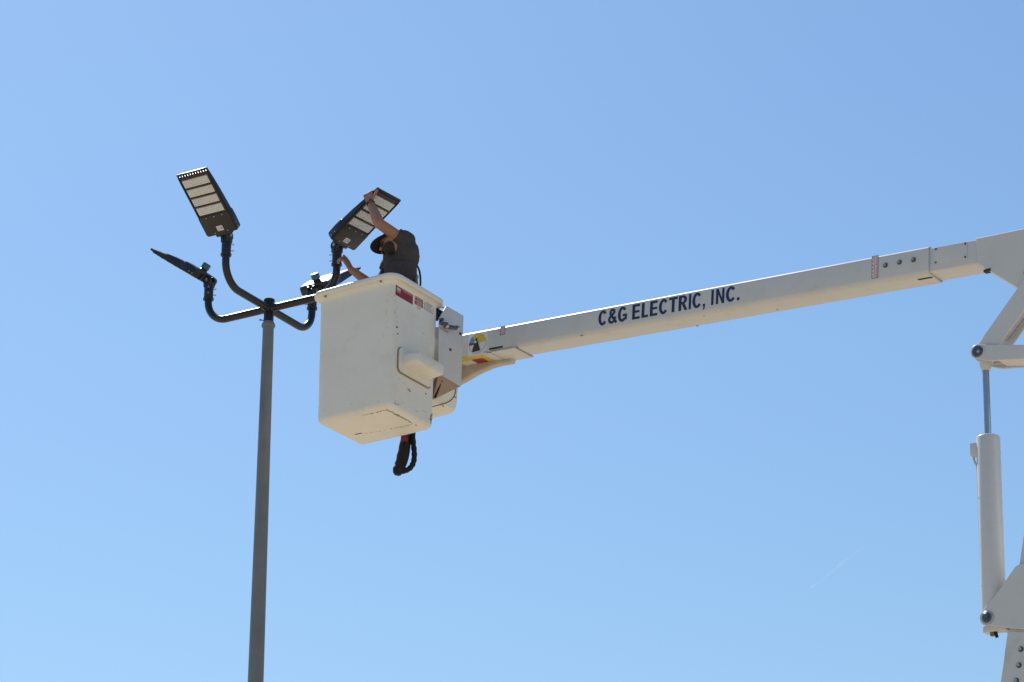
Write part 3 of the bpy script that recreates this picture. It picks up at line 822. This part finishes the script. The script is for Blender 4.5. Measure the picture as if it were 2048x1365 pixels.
# faint handling marks
M['mark'] = mat('faint_grey_scuff', (0.56, 0.51, 0.44), 0.8, var=0.2, scale=50)
sg = []
for (p0_, p1_, w, n_) in (((0.03, 0.96, 0), (0.05, 0.70, 0), 0.004, 18), ((0.04, 0.62, 0), (0.05, 0.35, 0), 0.004, 8), ((0.05, 0.30, 0), (0.30, 0.20, 0), 0.004, 12), ((0.30, 0.90, 0), (0.50, 0.60, 0), 0.003, 10), ((0.05, 0.07, 0), (0.50, 0.10, 0), 0.005, 18)):
    sg += scuff_line(p0_, p1_, w, n_, '', lambda y, z, t: Vector((tap*0.9*(z-0.045)/(BHH-0.12)+0.0003-t*0.6, y, z)), 0.02)
for (p0_, p1_, w, n_) in (((-0.04, 0.95, 0), (-0.06, 0.55, 0), 0.004, 16), ((-0.60, 0.85, 0), (-0.30, 0.25, 0), 0.003, 14), ((-0.62, 0.08, 0), (-0.10, 0.07, 0), 0.004, 14)):
    sg += scuff_line(p0_, p1_, w, n_, '', lambda x, z, t: Vector((x, -tap*0.9*(z-0.045)/(BHH-0.12)-0.0003+t*0.6, z)), 0.02)
obj('scuff_marks', xf(join(*sg), MBK), 'mark', bucket, smooth=False)['kind'] = 'stuff'
# chipped back corner of the right face
sg = []
for (p0_, p1_, w, n_) in (((0.535, 0.075, 0), (0.555, 0.12, 0), 0.005, 14), ((0.545, 0.06, 0), (0.555, 0.09, 0), 0.007, 8), ((0.06, 0.052, 0), (0.12, 0.050, 0), 0.004, 6)):
    sg += scuff_line(p0_, p1_, w, n_, '', lambda y, z, t: Vector((0.0012-t, y, z)))
obj('scuff_marks', xf(join(*sg), MBK), 'scuff', bucket, smooth=False)['kind'] = 'stuff'

# ---- bucket mount: control cover, casting and brace between bucket and boom tip
xp = 0.045                                   # bucket-frame x of the cover plate
cov = [(878, 641), (893, 612), (927, 632), (925, 700), (922, 773), (877, 747)]
cp = [KX(px, py, xp) for px, py in cov]
poly = [(p.y, p.z) for p in cp]
def kplate(poly, x0, x1):
    return xf(loft([[(x0, y, z) for y, z in poly], [(x1, y, z) for y, z in poly]]), MBK)
ymn, ymx = min(p[0] for p in poly), max(p[0] for p in poly)
cover = obj('control_cover', kplate(poly, xp-0.004, xp), 'steelw', lift)
n = len(poly)
for i in (0, 1, 2, 3):                        # folded flanges on the upper and far sides
    (ya, za), (yb, zb_) = poly[i], poly[(i+1) % n]
    fd = (0.012, 0.05, 0.20, 0.20)[i]
    q = [(xp-fd, ya, za), (xp-fd, yb, zb_), (xp-0.0045, yb, zb_), (xp-0.0045, ya, za)]
    dn = Vector((0, (yb+ya)/2, (zb_+za)/2)); ctr = Vector((0, (ymn+ymx)/2, sum(p[1] for p in poly)/n)); inn_ = (ctr-dn).normalized()*0.004
    obj('cover_flange', xf(loft([[Vector(p) for p in q], [Vector(p)+inn_ for p in q]]), MBK), 'steelw', cover)
# dark back wall seen through the open lower end
dk = [(xp-0.215, ymn+0.01, poly[5][1]-0.06), (xp-0.215, ymx-0.01, poly[4][1]-0.02), (xp-0.215, ymx-0.01, poly[2][1]-0.05), (xp-0.215, ymn+0.01, poly[0][1]-0.02)]
obj('inner_wall', xf(loft([[Vector(p) for p in dk], [Vector(p)+Vector((-0.01, 0, 0)) for p in dk]]), MBK), 'steelw', cover)
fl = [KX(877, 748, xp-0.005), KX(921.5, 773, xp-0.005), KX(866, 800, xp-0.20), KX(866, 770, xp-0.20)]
obj('cover_shade_plate', xf(loft([[p for p in fl], [p+Vector((-0.004, 0, 0.006)) for p in fl]]), MBK), 'shade_brown', cover)  # added plate, its brown stands for the shade inside the open cover
a = KX(867, 792, xp-0.19); b = KX(882, 752, xp-0.04)
off = Vector((0.014, 0, -0.014))
obj('inner_hose', xf(tube([a+off, a.lerp(b, 0.5)+off, b+off], 0.012, 12), MBK), 'rubber', cover)
obj('red_band', xf(tube([a.lerp(b, 0.80)+off, a.lerp(b, 0.97)+off], 0.0145, 12), MBK), 'red_tape', cover)
for px, py in ((920, 668), (900, 700)):
    c = KX(px, py, xp)
    obj('cover_bolt', xf(join(cyl((xp-0.002, c.y, c.z), (xp+0.004, c.y, c.z), 0.012, n=14), cyl((xp+0.003, c.y, c.z), (xp+0.011, c.y, c.z), 0.008, n=6)), MBK), 'dsteel', cover)
# hydraulic tool coupling
c = KX(893, 653, xp); c2 = KX(882, 650, xp); c3 = KX(881, 641, xp)
obj('tool_coupling', [(xf(join(cyl((xp, c2.y-0.02, c2.z+0.01), (xp+0.05, c2.y+0.02, c2.z), 0.014, n=12), cyl((xp+0.02, c2.y+0.03, c2.z-0.008), (xp+0.055, c.y+0.075, c.z-0.002), 0.017, n=14), cyl((xp, c3.y-0.005, c3.z+0.002), (xp+0.03, c3.y-0.005, c3.z), 0.012, n=12)), MBK), 'dsteel'),
                      (xf(join(cyl((xp+0.03, c2.y+0.02, c2.z-0.004), (xp+0.04, c2.y+0.04, c2.z-0.008), 0.021, n=14), cyl((xp+0.053, c.y+0.06, c.z-0.002), (xp+0.058, c.y+0.08, c.z-0.002), 0.020, n=14)), MBK), 'screw'),
                      (xf(box(xp-0.001, xp+0.002, c2.y-0.02, c2.y+0.10, c2.z-0.036, c2.z-0.028, 0.001), MBK), 'dgrey')], None, cover)
# control block and lever at the rim
a = KX(876, 622, xp-0.06)
obj('control_block', xf(join(box(xp-0.16, xp-0.06, a.y-0.05, a.y+0.07, a.z-0.05, a.z+0.022, 0.008)), MBK), 'rubber', cover)
# rounded casting under the cover, tipped so that its face looks down a little
xc_ = xp-0.215
kb = KX(917, 790, xc_); zzb = KX(900, 822, xc_).z
yy0, yy1 = BB+0.02, kb.y; zz1 = zzb+0.55
rg = []
for x, e in ((xc_-0.24, 0.02), (xc_-0.22, 0.0), (xc_-0.065, 0.0), (xc_-0.025, 0.008), (xc_, 0.030)):
    rg.append([(x + 0.06*(z-zzb), y, z) for y, z in rrect(yy0+e, yy1-e, zzb+e, zz1-e, 0.065, 8)])
cast = obj('mount_casting', xf(loft(rg), MBK), 'gel', lift, angle=40)
sp = [KX(px, py, xc_) for px, py in ((864, 814), (885, 809), (900, 803), (908, 792), (909, 776))]
sp = [Vector((xc_+0.001+0.06*(p.z-zzb), p.y, p.z)) for p in sp]
obj('casting_seam', xf(tube(smooth_path(sp, 2), 0.0035, 8), MBK), 'gap', cast)
for q in (1, 3):
    p = sp[q]
    obj('casting_screw', xf(cyl(p+Vector((-0.004, 0.006, -0.014)), p+Vector((0.006, 0.006, -0.014)), 0.006, n=8), MBK), 'scuff', cast)
# curved brace from the casting up to the boom's underside
yb_ = 0.20
top_ = [(905, 722), (940, 716), (985, 710), (1018, 706), (1027, 718), (1024, 726), (1005, 729), (985, 734), (955, 747), (930, 762), (905, 774)]
plate('tip_brace', top_, yb_, 0.18, 0.245, 'brace', bev=0.010)
# cross shaft joining casting and boom tip
p1 = MBK @ Vector((xp-0.30, BB+0.05, 0.72)); p2 = Vector((p1.x, 0.1, p1.z))
obj('mount_shaft', cyl(p1, p2, 0.05, n=24), 'steelw', lift)
obj('mount_arm', xf(box(xp-0.30, xp-0.10, BB+0.006, BB+0.06, 0.10, 0.90, 0.02), MBK), 'steelw', lift)

# ================================================================== hose bundle hanging behind the bucket
hb = W(806, 940, 20.22)
hz = thing('hose_bundle', (hb.x, hb.y, hb.z), 0, 'black looped hose bundle with red wrap hanging under the bucket', 'hose')
def HW(px, py, dy=0.0): return W(px, py, 20.22+dy) - hb
wig = lambda pts, amp: [p + Vector((rnd.uniform(-amp, amp), rnd.uniform(-amp, amp), 0)) for p in pts]
pts = smooth_path([HW(812, 800), HW(813, 850), HW(809, 885), HW(806, 910), HW(801, 930), HW(796, 942), HW(795, 950)], 2)
nn = len(pts); rad = []
for i, p in enumerate(pts):
    t = i/(nn-1)
    rad.append(0.030 + 0.016*math.exp(-((t-0.55)/0.2)**2) + 0.012*math.exp(-((t-0.80)/0.08)**2) - 0.008*max(0, t-0.9)*10*0.6 + 0.002*math.sin(i*1.9))
obj('sleeve', tube(pts, rad, 14), 'rubber', hz)
obj('knob', lathe(HW(794, 927), [(0.004, -0.016), (0.016, -0.012), (0.018, 0.010), (0.006, 0.018)], 10, Vector((-0.9, -0.2, 0.35)).normalized()), 'rubber', hz)
pts = smooth_path([HW(824, 800, 0.03), HW(825, 850, 0.03), HW(826, 885, 0.03), HW(829, 905, 0.03), HW(828, 925, 0.02), HW(820, 938, 0.01), HW(808, 943), HW(798, 944)], 3)
rad = [0.0215 + 0.0020*math.sin(i*1.35) for i in range(len(pts))]
obj('hose_loop', tube(pts, rad, 12), 'rubber', hz)
pts = smooth_path([HW(817, 800, 0.05), HW(818, 860, 0.05), HW(817, 900, 0.05), HW(810, 930, 0.04), HW(801, 940, 0.02)], 2)
obj('hose', tube(pts, 0.017, 12), 'rubber', hz)
obj('red_wrap', join(tube([HW(804, 852, -0.03), HW(804.5, 872, -0.032), HW(804.5, 885, -0.034)], 0.010, 10), tube([HW(809, 852, -0.035), HW(809, 870, -0.038), HW(810, 884, -0.038)], 0.014, 10), tube([HW(813.5, 852, -0.03), HW(813.5, 884, -0.03)], 0.008, 10)), 'red_tape', hz)
obj('hanger', tube([HW(812, 800), HW(812, 790), HW(826, 780)], 0.012, 8), 'strap', hz)

# ================================================================== worker
def capsule(p0, p1, r0, r1, n=16, flat=None):
    p0, p1 = Vector(p0), Vector(p1)
    d = (p1-p0)
    L = d.length
    d = d/L if L > 1e-6 else Vector((0, 0, 1))
    pts, rad = [], []
    for i in range(5):
        a = R(90*i/5); pts.append(p0-d*r0*math.cos(a)); rad.append(max(1e-4, r0*math.sin(a)))
    pts.append(p0); rad.append(r0); pts.append(p1); rad.append(r1)
    for i in range(4, -1, -1):
        a = R(90*i/5); pts.append(p1+d*r1*math.cos(a)); rad.append(max(1e-4, r1*math.sin(a)))
    x = d.orthogonal().normalized(); y = d.cross(x)
    return loft([[p+(x*math.cos(2*PI*j/n)+y*math.sin(2*PI*j/n))*r for j in range(n)] for p, r in zip(pts, rad)])
def ellips(c, ex, ey, ez, a, b, cc, n=20):
    V = []; rings_ = []
    for i in range(1, 12):
        th = PI*i/12
        rings_.append([c + ex*(a*math.sin(th)*math.cos(2*PI*j/n)) + ey*(b*math.sin(th)*math.sin(2*PI*j/n)) + ez*(cc*math.cos(th)) for j in range(n)])
    return loft(rings_)
def remesh(name, gs, voxel, material, parent, smooth_it=4, wrinkle=0.0):
    """one continuous skin grown round overlapping volumes"""
    V, F = join(*gs)
    me = bpy.data.meshes.new(name)
    me.from_pydata([tuple(v) for v in V], [], F)
    bm = bmesh.new(); bm.from_mesh(me)
    bmesh.ops.recalc_face_normals(bm, faces=bm.faces[:]); bm.to_mesh(me); bm.free()
    o = bpy.data.objects.new(name, me)
    COL.objects.link(o)
    r = o.modifiers.new('r', 'REMESH'); r.mode = 'VOXEL'; r.voxel_size = voxel; r.adaptivity = 0.0
    s = o.modifiers.new('s', 'SMOOTH'); s.iterations = smooth_it; s.factor = 0.5
    if wrinkle > 0:
        tx = bpy.data.textures.new(name+'_folds', 'CLOUDS'); tx.noise_scale = 0.07; tx.noise_depth = 2
        dm = o.modifiers.new('d', 'DISPLACE'); dm.texture = tx; dm.strength = wrinkle; dm.mid_level = 0.5
    dg = bpy.context.evaluated_depsgraph_get()
    m2 = bpy.data.meshes.new_from_object(o.evaluated_get(dg))
    m2.name = name
    m2.materials.clear(); m2.materials.append(M[material])
    m2.polygons.foreach_set('use_smooth', [True]*len(m2.polygons))
    bpy.data.objects.remove(o); bpy.data.meshes.remove(me)
    o2 = bpy.data.objects.new(name, m2)
    COL.objects.link(o2); o2.parent = parent
    return o2
Z = Vector((0, 0, 1))
FLOOR = 8.890 + 0.048
FEET = Vector((-0.885, 19.83, FLOOR))
wk = thing('person', FEET, 0, 'worker in dark grey shirt and cap leaning from the bucket to fit a floodlight', 'person')
def J(px, py, Y): return W(px, py, Y) - FEET
Fd = Vector((-0.88, -0.40, 0)).normalized(); Ld = Vector((0.40, -0.88, 0)).normalized()
hip = Vector((0.02, 0.0, 0.93))
Mh = Matrix.Translation(TOPS[3]) @ Matrix.Rotation(AZ[3]-R(7), 4, 'Z') @ Matrix.Translation((0, 0, 0.058)) @ Matrix.Rotation(-R(32), 4, 'Y')
edge = Mh @ Vector((0.045+0.82*FL*0.958, -FW/2, -0.02)) - FEET       # where the left hand grips
waist = J(800, 590, 19.84); mid = J(800, 545, 19.82); chest = J(801, 510, 19.80); upch = J(800, 489, 19.79)
LS = J(808, 482, 19.67); LE = J(758, 447, 19.58); LWr = edge + Vector((0.012, -0.035, -0.066))
RS = J(794, 503, 19.93); RE = J(752, 578, 20.02); RWr = J(702, 539, 20.03)
neck0 = J(803, 483, 19.76); head = J(785, 489, 19.70)
torso = []
def slab(c, d_, w_, h_=0.10): return ellips(c, Fd, Ld, Z, d_, w_, h_)
for c, d_, w_, hh in ((hip, 0.125, 0.165, 0.13), (hip.lerp(waist, 0.5), 0.100, 0.138, 0.15), (waist, 0.098, 0.130, 0.15), (mid, 0.102, 0.138, 0.14), (chest, 0.106, 0.150, 0.12), (upch, 0.090, 0.140, 0.075)):
    torso.append(slab(c, d_, w_, hh))
body = list(torso)
body += [capsule(LS, LE, 0.047, 0.043), capsule(LE, LE.lerp(LWr, 0.35), 0.044, 0.043), capsule(LE.lerp(LWr, 0.35), LWr, 0.043, 0.027),
         capsule(RS, RE, 0.046, 0.042), capsule(RE, RE.lerp(RWr, 0.35), 0.042, 0.042), capsule(RE.lerp(RWr, 0.35), RWr, 0.042, 0.027),
         capsule(upch, LS, 0.06, 0.046), capsule(upch, RS, 0.06, 0.046),
         capsule(neck0, head, 0.058, 0.052)]
# head: axes turned down and towards the left
HF = Vector((-0.90, -0.22, -0.36)).normalized(); HU = Vector((-0.38, 0.62, 0.68)); HU = (HU - HF*HU.dot(HF)).normalized(); HL = HU.cross(HF).normalized()
body += [ellips(head+HU*0.03-HF*0.012, HF, HL, HU, 0.098, 0.076, 0.092), ellips(head+HF*0.026-HU*0.040, HF, HL, HU, 0.062, 0.052, 0.060),
         ellips(head+HF*0.078-HU*0.085, HF, HL, HU, 0.022, 0.028, 0.020),
         capsule(head+HF*0.088+HU*0.012, head+HF*0.110-HU*0.028, 0.009, 0.014), ellips(head+HF*0.086-HU*0.060, HF, HL, HU, 0.012, 0.026, 0.010),
         ellips(head+HL*0.077-HU*0.005, HF, HL, HU, 0.022, 0.009, 0.032), ellips(head-HL*0.077-HU*0.005, HF, HL, HU, 0.022, 0.009, 0.032)]
# legs and feet inside the bucket
for sgn in (1, -1):
    h0 = hip + Ld*0.085*sgn; kn_ = Vector((Fd*0.02 + Ld*0.10*sgn)) + Z*0.50; an = Ld*0.10*sgn + Z*0.09
    body += [capsule(h0, kn_, 0.085, 0.058), capsule(kn_, kn_.lerp(an, 0.35), 0.056, 0.056), capsule(kn_.lerp(an, 0.35), an, 0.056, 0.038), capsule(an-Fd*0.03-Z*0.045, an+Fd*0.14-Z*0.055, 0.042, 0.034)]
# hands ------------------------------------------------------
def hand(wr, d, nrm, side, curl, spread=0.0, thumb_dir=None):
    """palm along d from the wrist, nrm = back of the hand, side = towards the thumb"""
    gs = []
    d = d.normalized(); nrm = (nrm - d*nrm.dot(d)).normalized(); s = d.cross(nrm).normalized()
    if s.dot(side) < 0: s = -s
    pc_ = wr + d*0.052
    for q in (-1.5, -0.5, 0.5, 1.5):
        gs.append(capsule(wr + s*q*0.011, wr + d*0.088 + s*q*0.0205, 0.0155, 0.0125, 10))
    lens = [0.070, 0.082, 0.077, 0.060]
    for i, q in enumerate((1.5, 0.5, -0.5, -1.5)):
        p = wr + d*0.090 + s*q*0.0205
        dd = (d + s*spread*q).normalized(); nn_ = nrm.copy()
        L = lens[i]
        for k_, (fr, rr0, rr1) in enumerate(((0.45, 0.0102, 0.0092), (0.31, 0.0092, 0.0084), (0.24, 0.0084, 0.0072))):
            rot = Matrix.Rotation(curl[k_]*(1+0.08*i), 3, dd.cross(-nn_).normalized())
            dd = rot @ dd; nn_ = rot @ nn_
            p2 = p + dd*L*fr*1.1
            gs.append(capsule(p, p2, rr0, rr1, 10)); p = p2
    tb = wr + d*0.022 + s*0.026
    td = thumb_dir.normalized() if thumb_dir is not None else (d*0.7 + s*0.7 - nrm*0.3).normalized()
    t1 = tb + td*0.046; t2 = t1 + (td*0.8 + d*0.35 - nrm*0.25).normalized()*0.036; t3 = t2 + (td*0.6 + d*0.55 - nrm*0.35).normalized()*0.028
    gs += [capsule(wr + d*0.012 + s*0.012, tb, 0.018, 0.015, 10), capsule(tb, t1, 0.0145, 0.0115, 10), capsule(t1, t2, 0.0115, 0.0105, 10), capsule(t2, t3, 0.0105, 0.0085, 10)]
    return gs
# left hand over the edge of the floodlight: palm up-left, fingers over the top, thumb along the face
ldir = edge + Vector((-0.008, -0.012, 0.02)) - LWr
body += hand(LWr, ldir, Vector((-0.45, -0.90, 0.10)), Vector((0.8, -0.3, 0.4)), (R(48), R(62), R(40)), 0.05, Vector((0.45, -0.1, 0.8)))
rdir = (J(690, 520, 20.0) - RWr)
body += hand(RWr, rdir, Vector((0.85, -0.45, 0.2)), Vector((-0.2, 0.3, 0.9)), (R(38), R(50), R(35)), 0.04, Vector((-0.35, -0.1, 0.85)))
remesh('body', body, 0.0050, 'skin', wk, 3)
# shirt with short sleeves
sh = []
for c, d_, w_, hh in ((hip.lerp(waist, 0.25), 0.135, 0.175, 0.12), (hip.lerp(waist, 0.6), 0.130, 0.168, 0.15), (waist, 0.128, 0.162, 0.15), (mid, 0.132, 0.168, 0.15), (chest, 0.136, 0.182, 0.14), (upch, 0.120, 0.172, 0.100)):
    sh.append(slab(c, d_, w_, hh))
sh += [ellips(chest - Fd*0.040 - Z*0.005, Fd, Ld, Z, 0.11, 0.14, 0.15), capsule(upch+Vector((0, 0, 0.01)), LS, 0.084, 0.064), capsule(upch+Vector((0, 0, 0.02)), RS, 0.092, 0.074),
       tube([LS, LS.lerp(LE, 0.12), LS.lerp(LE, 0.30)], [0.064, 0.064, 0.062], 20), tube([RS, RS.lerp(RE, 0.2), RS.lerp(RE, 0.55)], [0.072, 0.070, 0.066], 20),
       tube([neck0-Vector((0, 0, 0.03)), neck0.lerp(head, 0.34)], [0.085, 0.062], 20)]
remesh('shirt', sh, 0.0065, 'shirt', wk, 5, 0.022)
tr = [slab(hip, 0.135, 0.175, 0.14)]
for sgn in (1, -1):
    h0 = hip + Ld*0.085*sgn; kn_ = Vector((Fd*0.02 + Ld*0.10*sgn)) + Z*0.50; an = Ld*0.10*sgn + Z*0.09
    tr += [capsule(h0, kn_, 0.097, 0.072), capsule(kn_, an, 0.070, 0.058)]
remesh('trousers', tr, 0.010, 'jeans', wk, 4, 0.01)
for sgn in (1, -1):
    an = Ld*0.10*sgn + Z*0.09
    remesh('boot', [capsule(an-Fd*0.03-Z*0.040, an+Fd*0.15-Z*0.048, 0.052, 0.043), capsule(an-Z*0.02, an+Z*0.09, 0.055, 0.058)], 0.008, 'boot', wk, 3)
# cap
cp_ = []
cr_ = []
for i in range(0, 8):
    a = R(90*i/7.3)
    rr = math.cos(a)
    cr_.append([head + HU*(0.052+0.082*math.sin(a)) - HF*0.014 + HF*(0.104*rr*math.cos(2*PI*j/28)) + HL*(0.084*rr*math.sin(2*PI*j/28)) for j in range(28)])
cin = [[p - (p-(head+HU*0.05)).normalized()*0.004 for p in r] for r in reversed(cr_)]
crown = loft([*cr_, *cin], True, True)
brim_r0, brim_r1 = [], []
def brim(off):
    inner, outer = [], []
    for i in range(17):
        a = R(-82 + 164*i/16)
        inner.append(head + HU*(0.053+off) - HF*0.014 + HF*0.100*math.cos(a) + HL*0.082*math.sin(a))
        ext = 0.085*max(0.0, math.cos(a))**0.55
        outer.append(head + HU*(0.053+off-0.016*math.sin(a)**2-0.10*ext) - HF*0.014 + HF*(0.100*math.cos(a)+ext) + HL*(0.088*math.sin(a)))
    return inner + outer[::-1]
capo = obj('cap', join(crown, loft([brim(0.004), brim(-0.002)])), 'cap', wk, angle=60)
# beard, glasses
remesh('beard', [ellips(head+HF*0.044-HU*0.056, HF, HL, HU, 0.054, 0.055, 0.050), ellips(head+HF*0.076-HU*0.086, HF, HL, HU, 0.025, 0.031, 0.026), ellips(head+HF*0.092-HU*0.048, HF, HL, HU, 0.010, 0.026, 0.008)], 0.006, 'beard', wk, 2, 0.008)
gl = []
for sgn in (1, -1):
    gl.append((ellips(head+HF*0.093+HL*0.033*sgn+HU*0.004, HF, HL, HU, 0.008, 0.027, 0.019, 14), 'lens'))
    gl.append((tube([head+HF*0.088+HL*0.060*sgn+HU*0.008, head+HF*0.03+HL*0.079*sgn+HU*0.008, head-HF*0.02+HL*0.080*sgn+HU*0.004], 0.0032, 8), 'lens'))
obj('glasses', gl, None, wk)
# watch
wd = (LWr-LE).normalized(); wp = LWr - wd*0.022
wx = wd.orthogonal().normalized(); wy = wd.cross(wx)
gs = [(loft([[wp+wd*o_+(wx*math.cos(2*PI*j/20)+wy*math.sin(2*PI*j/20))*r_ for j in range(20)] for r_, o_ in ((0.030, -0.011), (0.0345, -0.011), (0.0345, 0.011), (0.030, 0.011))], False, False, True), 'strap')]
wo = Vector((0.1, -0.9, -0.2)); wo = (wo-wd*wo.dot(wd)).normalized()
gs.append((cyl(wp+wo*0.030, wp+wo*0.042, 0.019, n=20, bev=0.003), 'dsteel'))
obj('watch', gs, None, wk)
# safety belt and lanyard at the back
bl = hip.lerp(waist, 0.75)
ring = [[bl + Z*z + Fd*(r*0.80*math.cos(2*PI*j/28)) + Ld*(r*math.sin(2*PI*j/28)) for j in range(28)] for r, z in ((0.178, -0.03), (0.186, -0.03), (0.186, 0.03), (0.178, 0.03))]
obj('tool_belt', loft(ring, False, False, True), 'strap', wk)
ly = [J(832, 528, 19.80), J(839, 541, 19.80), J(841, 556, 19.80), J(841, 575, 19.80), J(832, 600, 19.80)]
obj('lanyard', [(tube(smooth_path(ly, 2), 0.008, 10), 'strap'), (tube(smooth_path([J(829, 540, 19.78), J(832, 556, 19.78), J(834, 580, 19.78)], 2), 0.014, 8), 'strapy'), (tube([J(834, 551, 19.77), J(835, 557, 19.77)], 0.011, 10), 'screw')], None, wk)
obj('harness_strap', tube(smooth_path([J(767, 538, 19.80), J(763, 545, 19.79), J(762, 556, 19.79), J(764, 580, 19.80)], 2), 0.010, 8), 'strap', wk)

# ================================================================== contrail far away
def far_pt(px, py, dist=9000.0):
    d = ray(px, py).normalized()
    return CAMP + d*dist
cm = bpy.data.materials.new('ice_cloud')
cm.use_nodes = True
nt = cm.node_tree
for nd in list(nt.nodes):
    if nd.type == 'BSDF_PRINCIPLED': nt.nodes.remove(nd)
vs = nt.nodes.new('ShaderNodeVolumePrincipled')
vs.inputs['Color'].default_value = (1, 1, 1, 1)
vs.inputs['Density'].default_value = 0.011
vs.inputs['Anisotropy'].default_value = 0.3
nt.links.new(vs.outputs[0], nt.nodes['Material Output'].inputs['Volume'])
M['ice'] = cm
ct = thing('contrail', far_pt(1680, 1128), 0, 'short faint white vapour trail low in the blue sky at right', 'contrail')
cb = far_pt(1680, 1128)
for (a, b, r) in (((1667, 1138), (1696, 1116), 4.2), ((1612, 1186), (1740, 1082), 3.2), ((1616, 1180), (1634, 1166), 4.5)):
    p0_, p1_ = far_pt(*a)-cb, far_pt(*b)-cb
    pp = [p0_.lerp(p1_, i/10) for i in range(11)]
    obj('vapour_streak', tube(pp, [max(0.1, r*math.sin(PI*(i+0.2)/10.4)**0.9) for i in range(11)], 10), 'ice', ct)
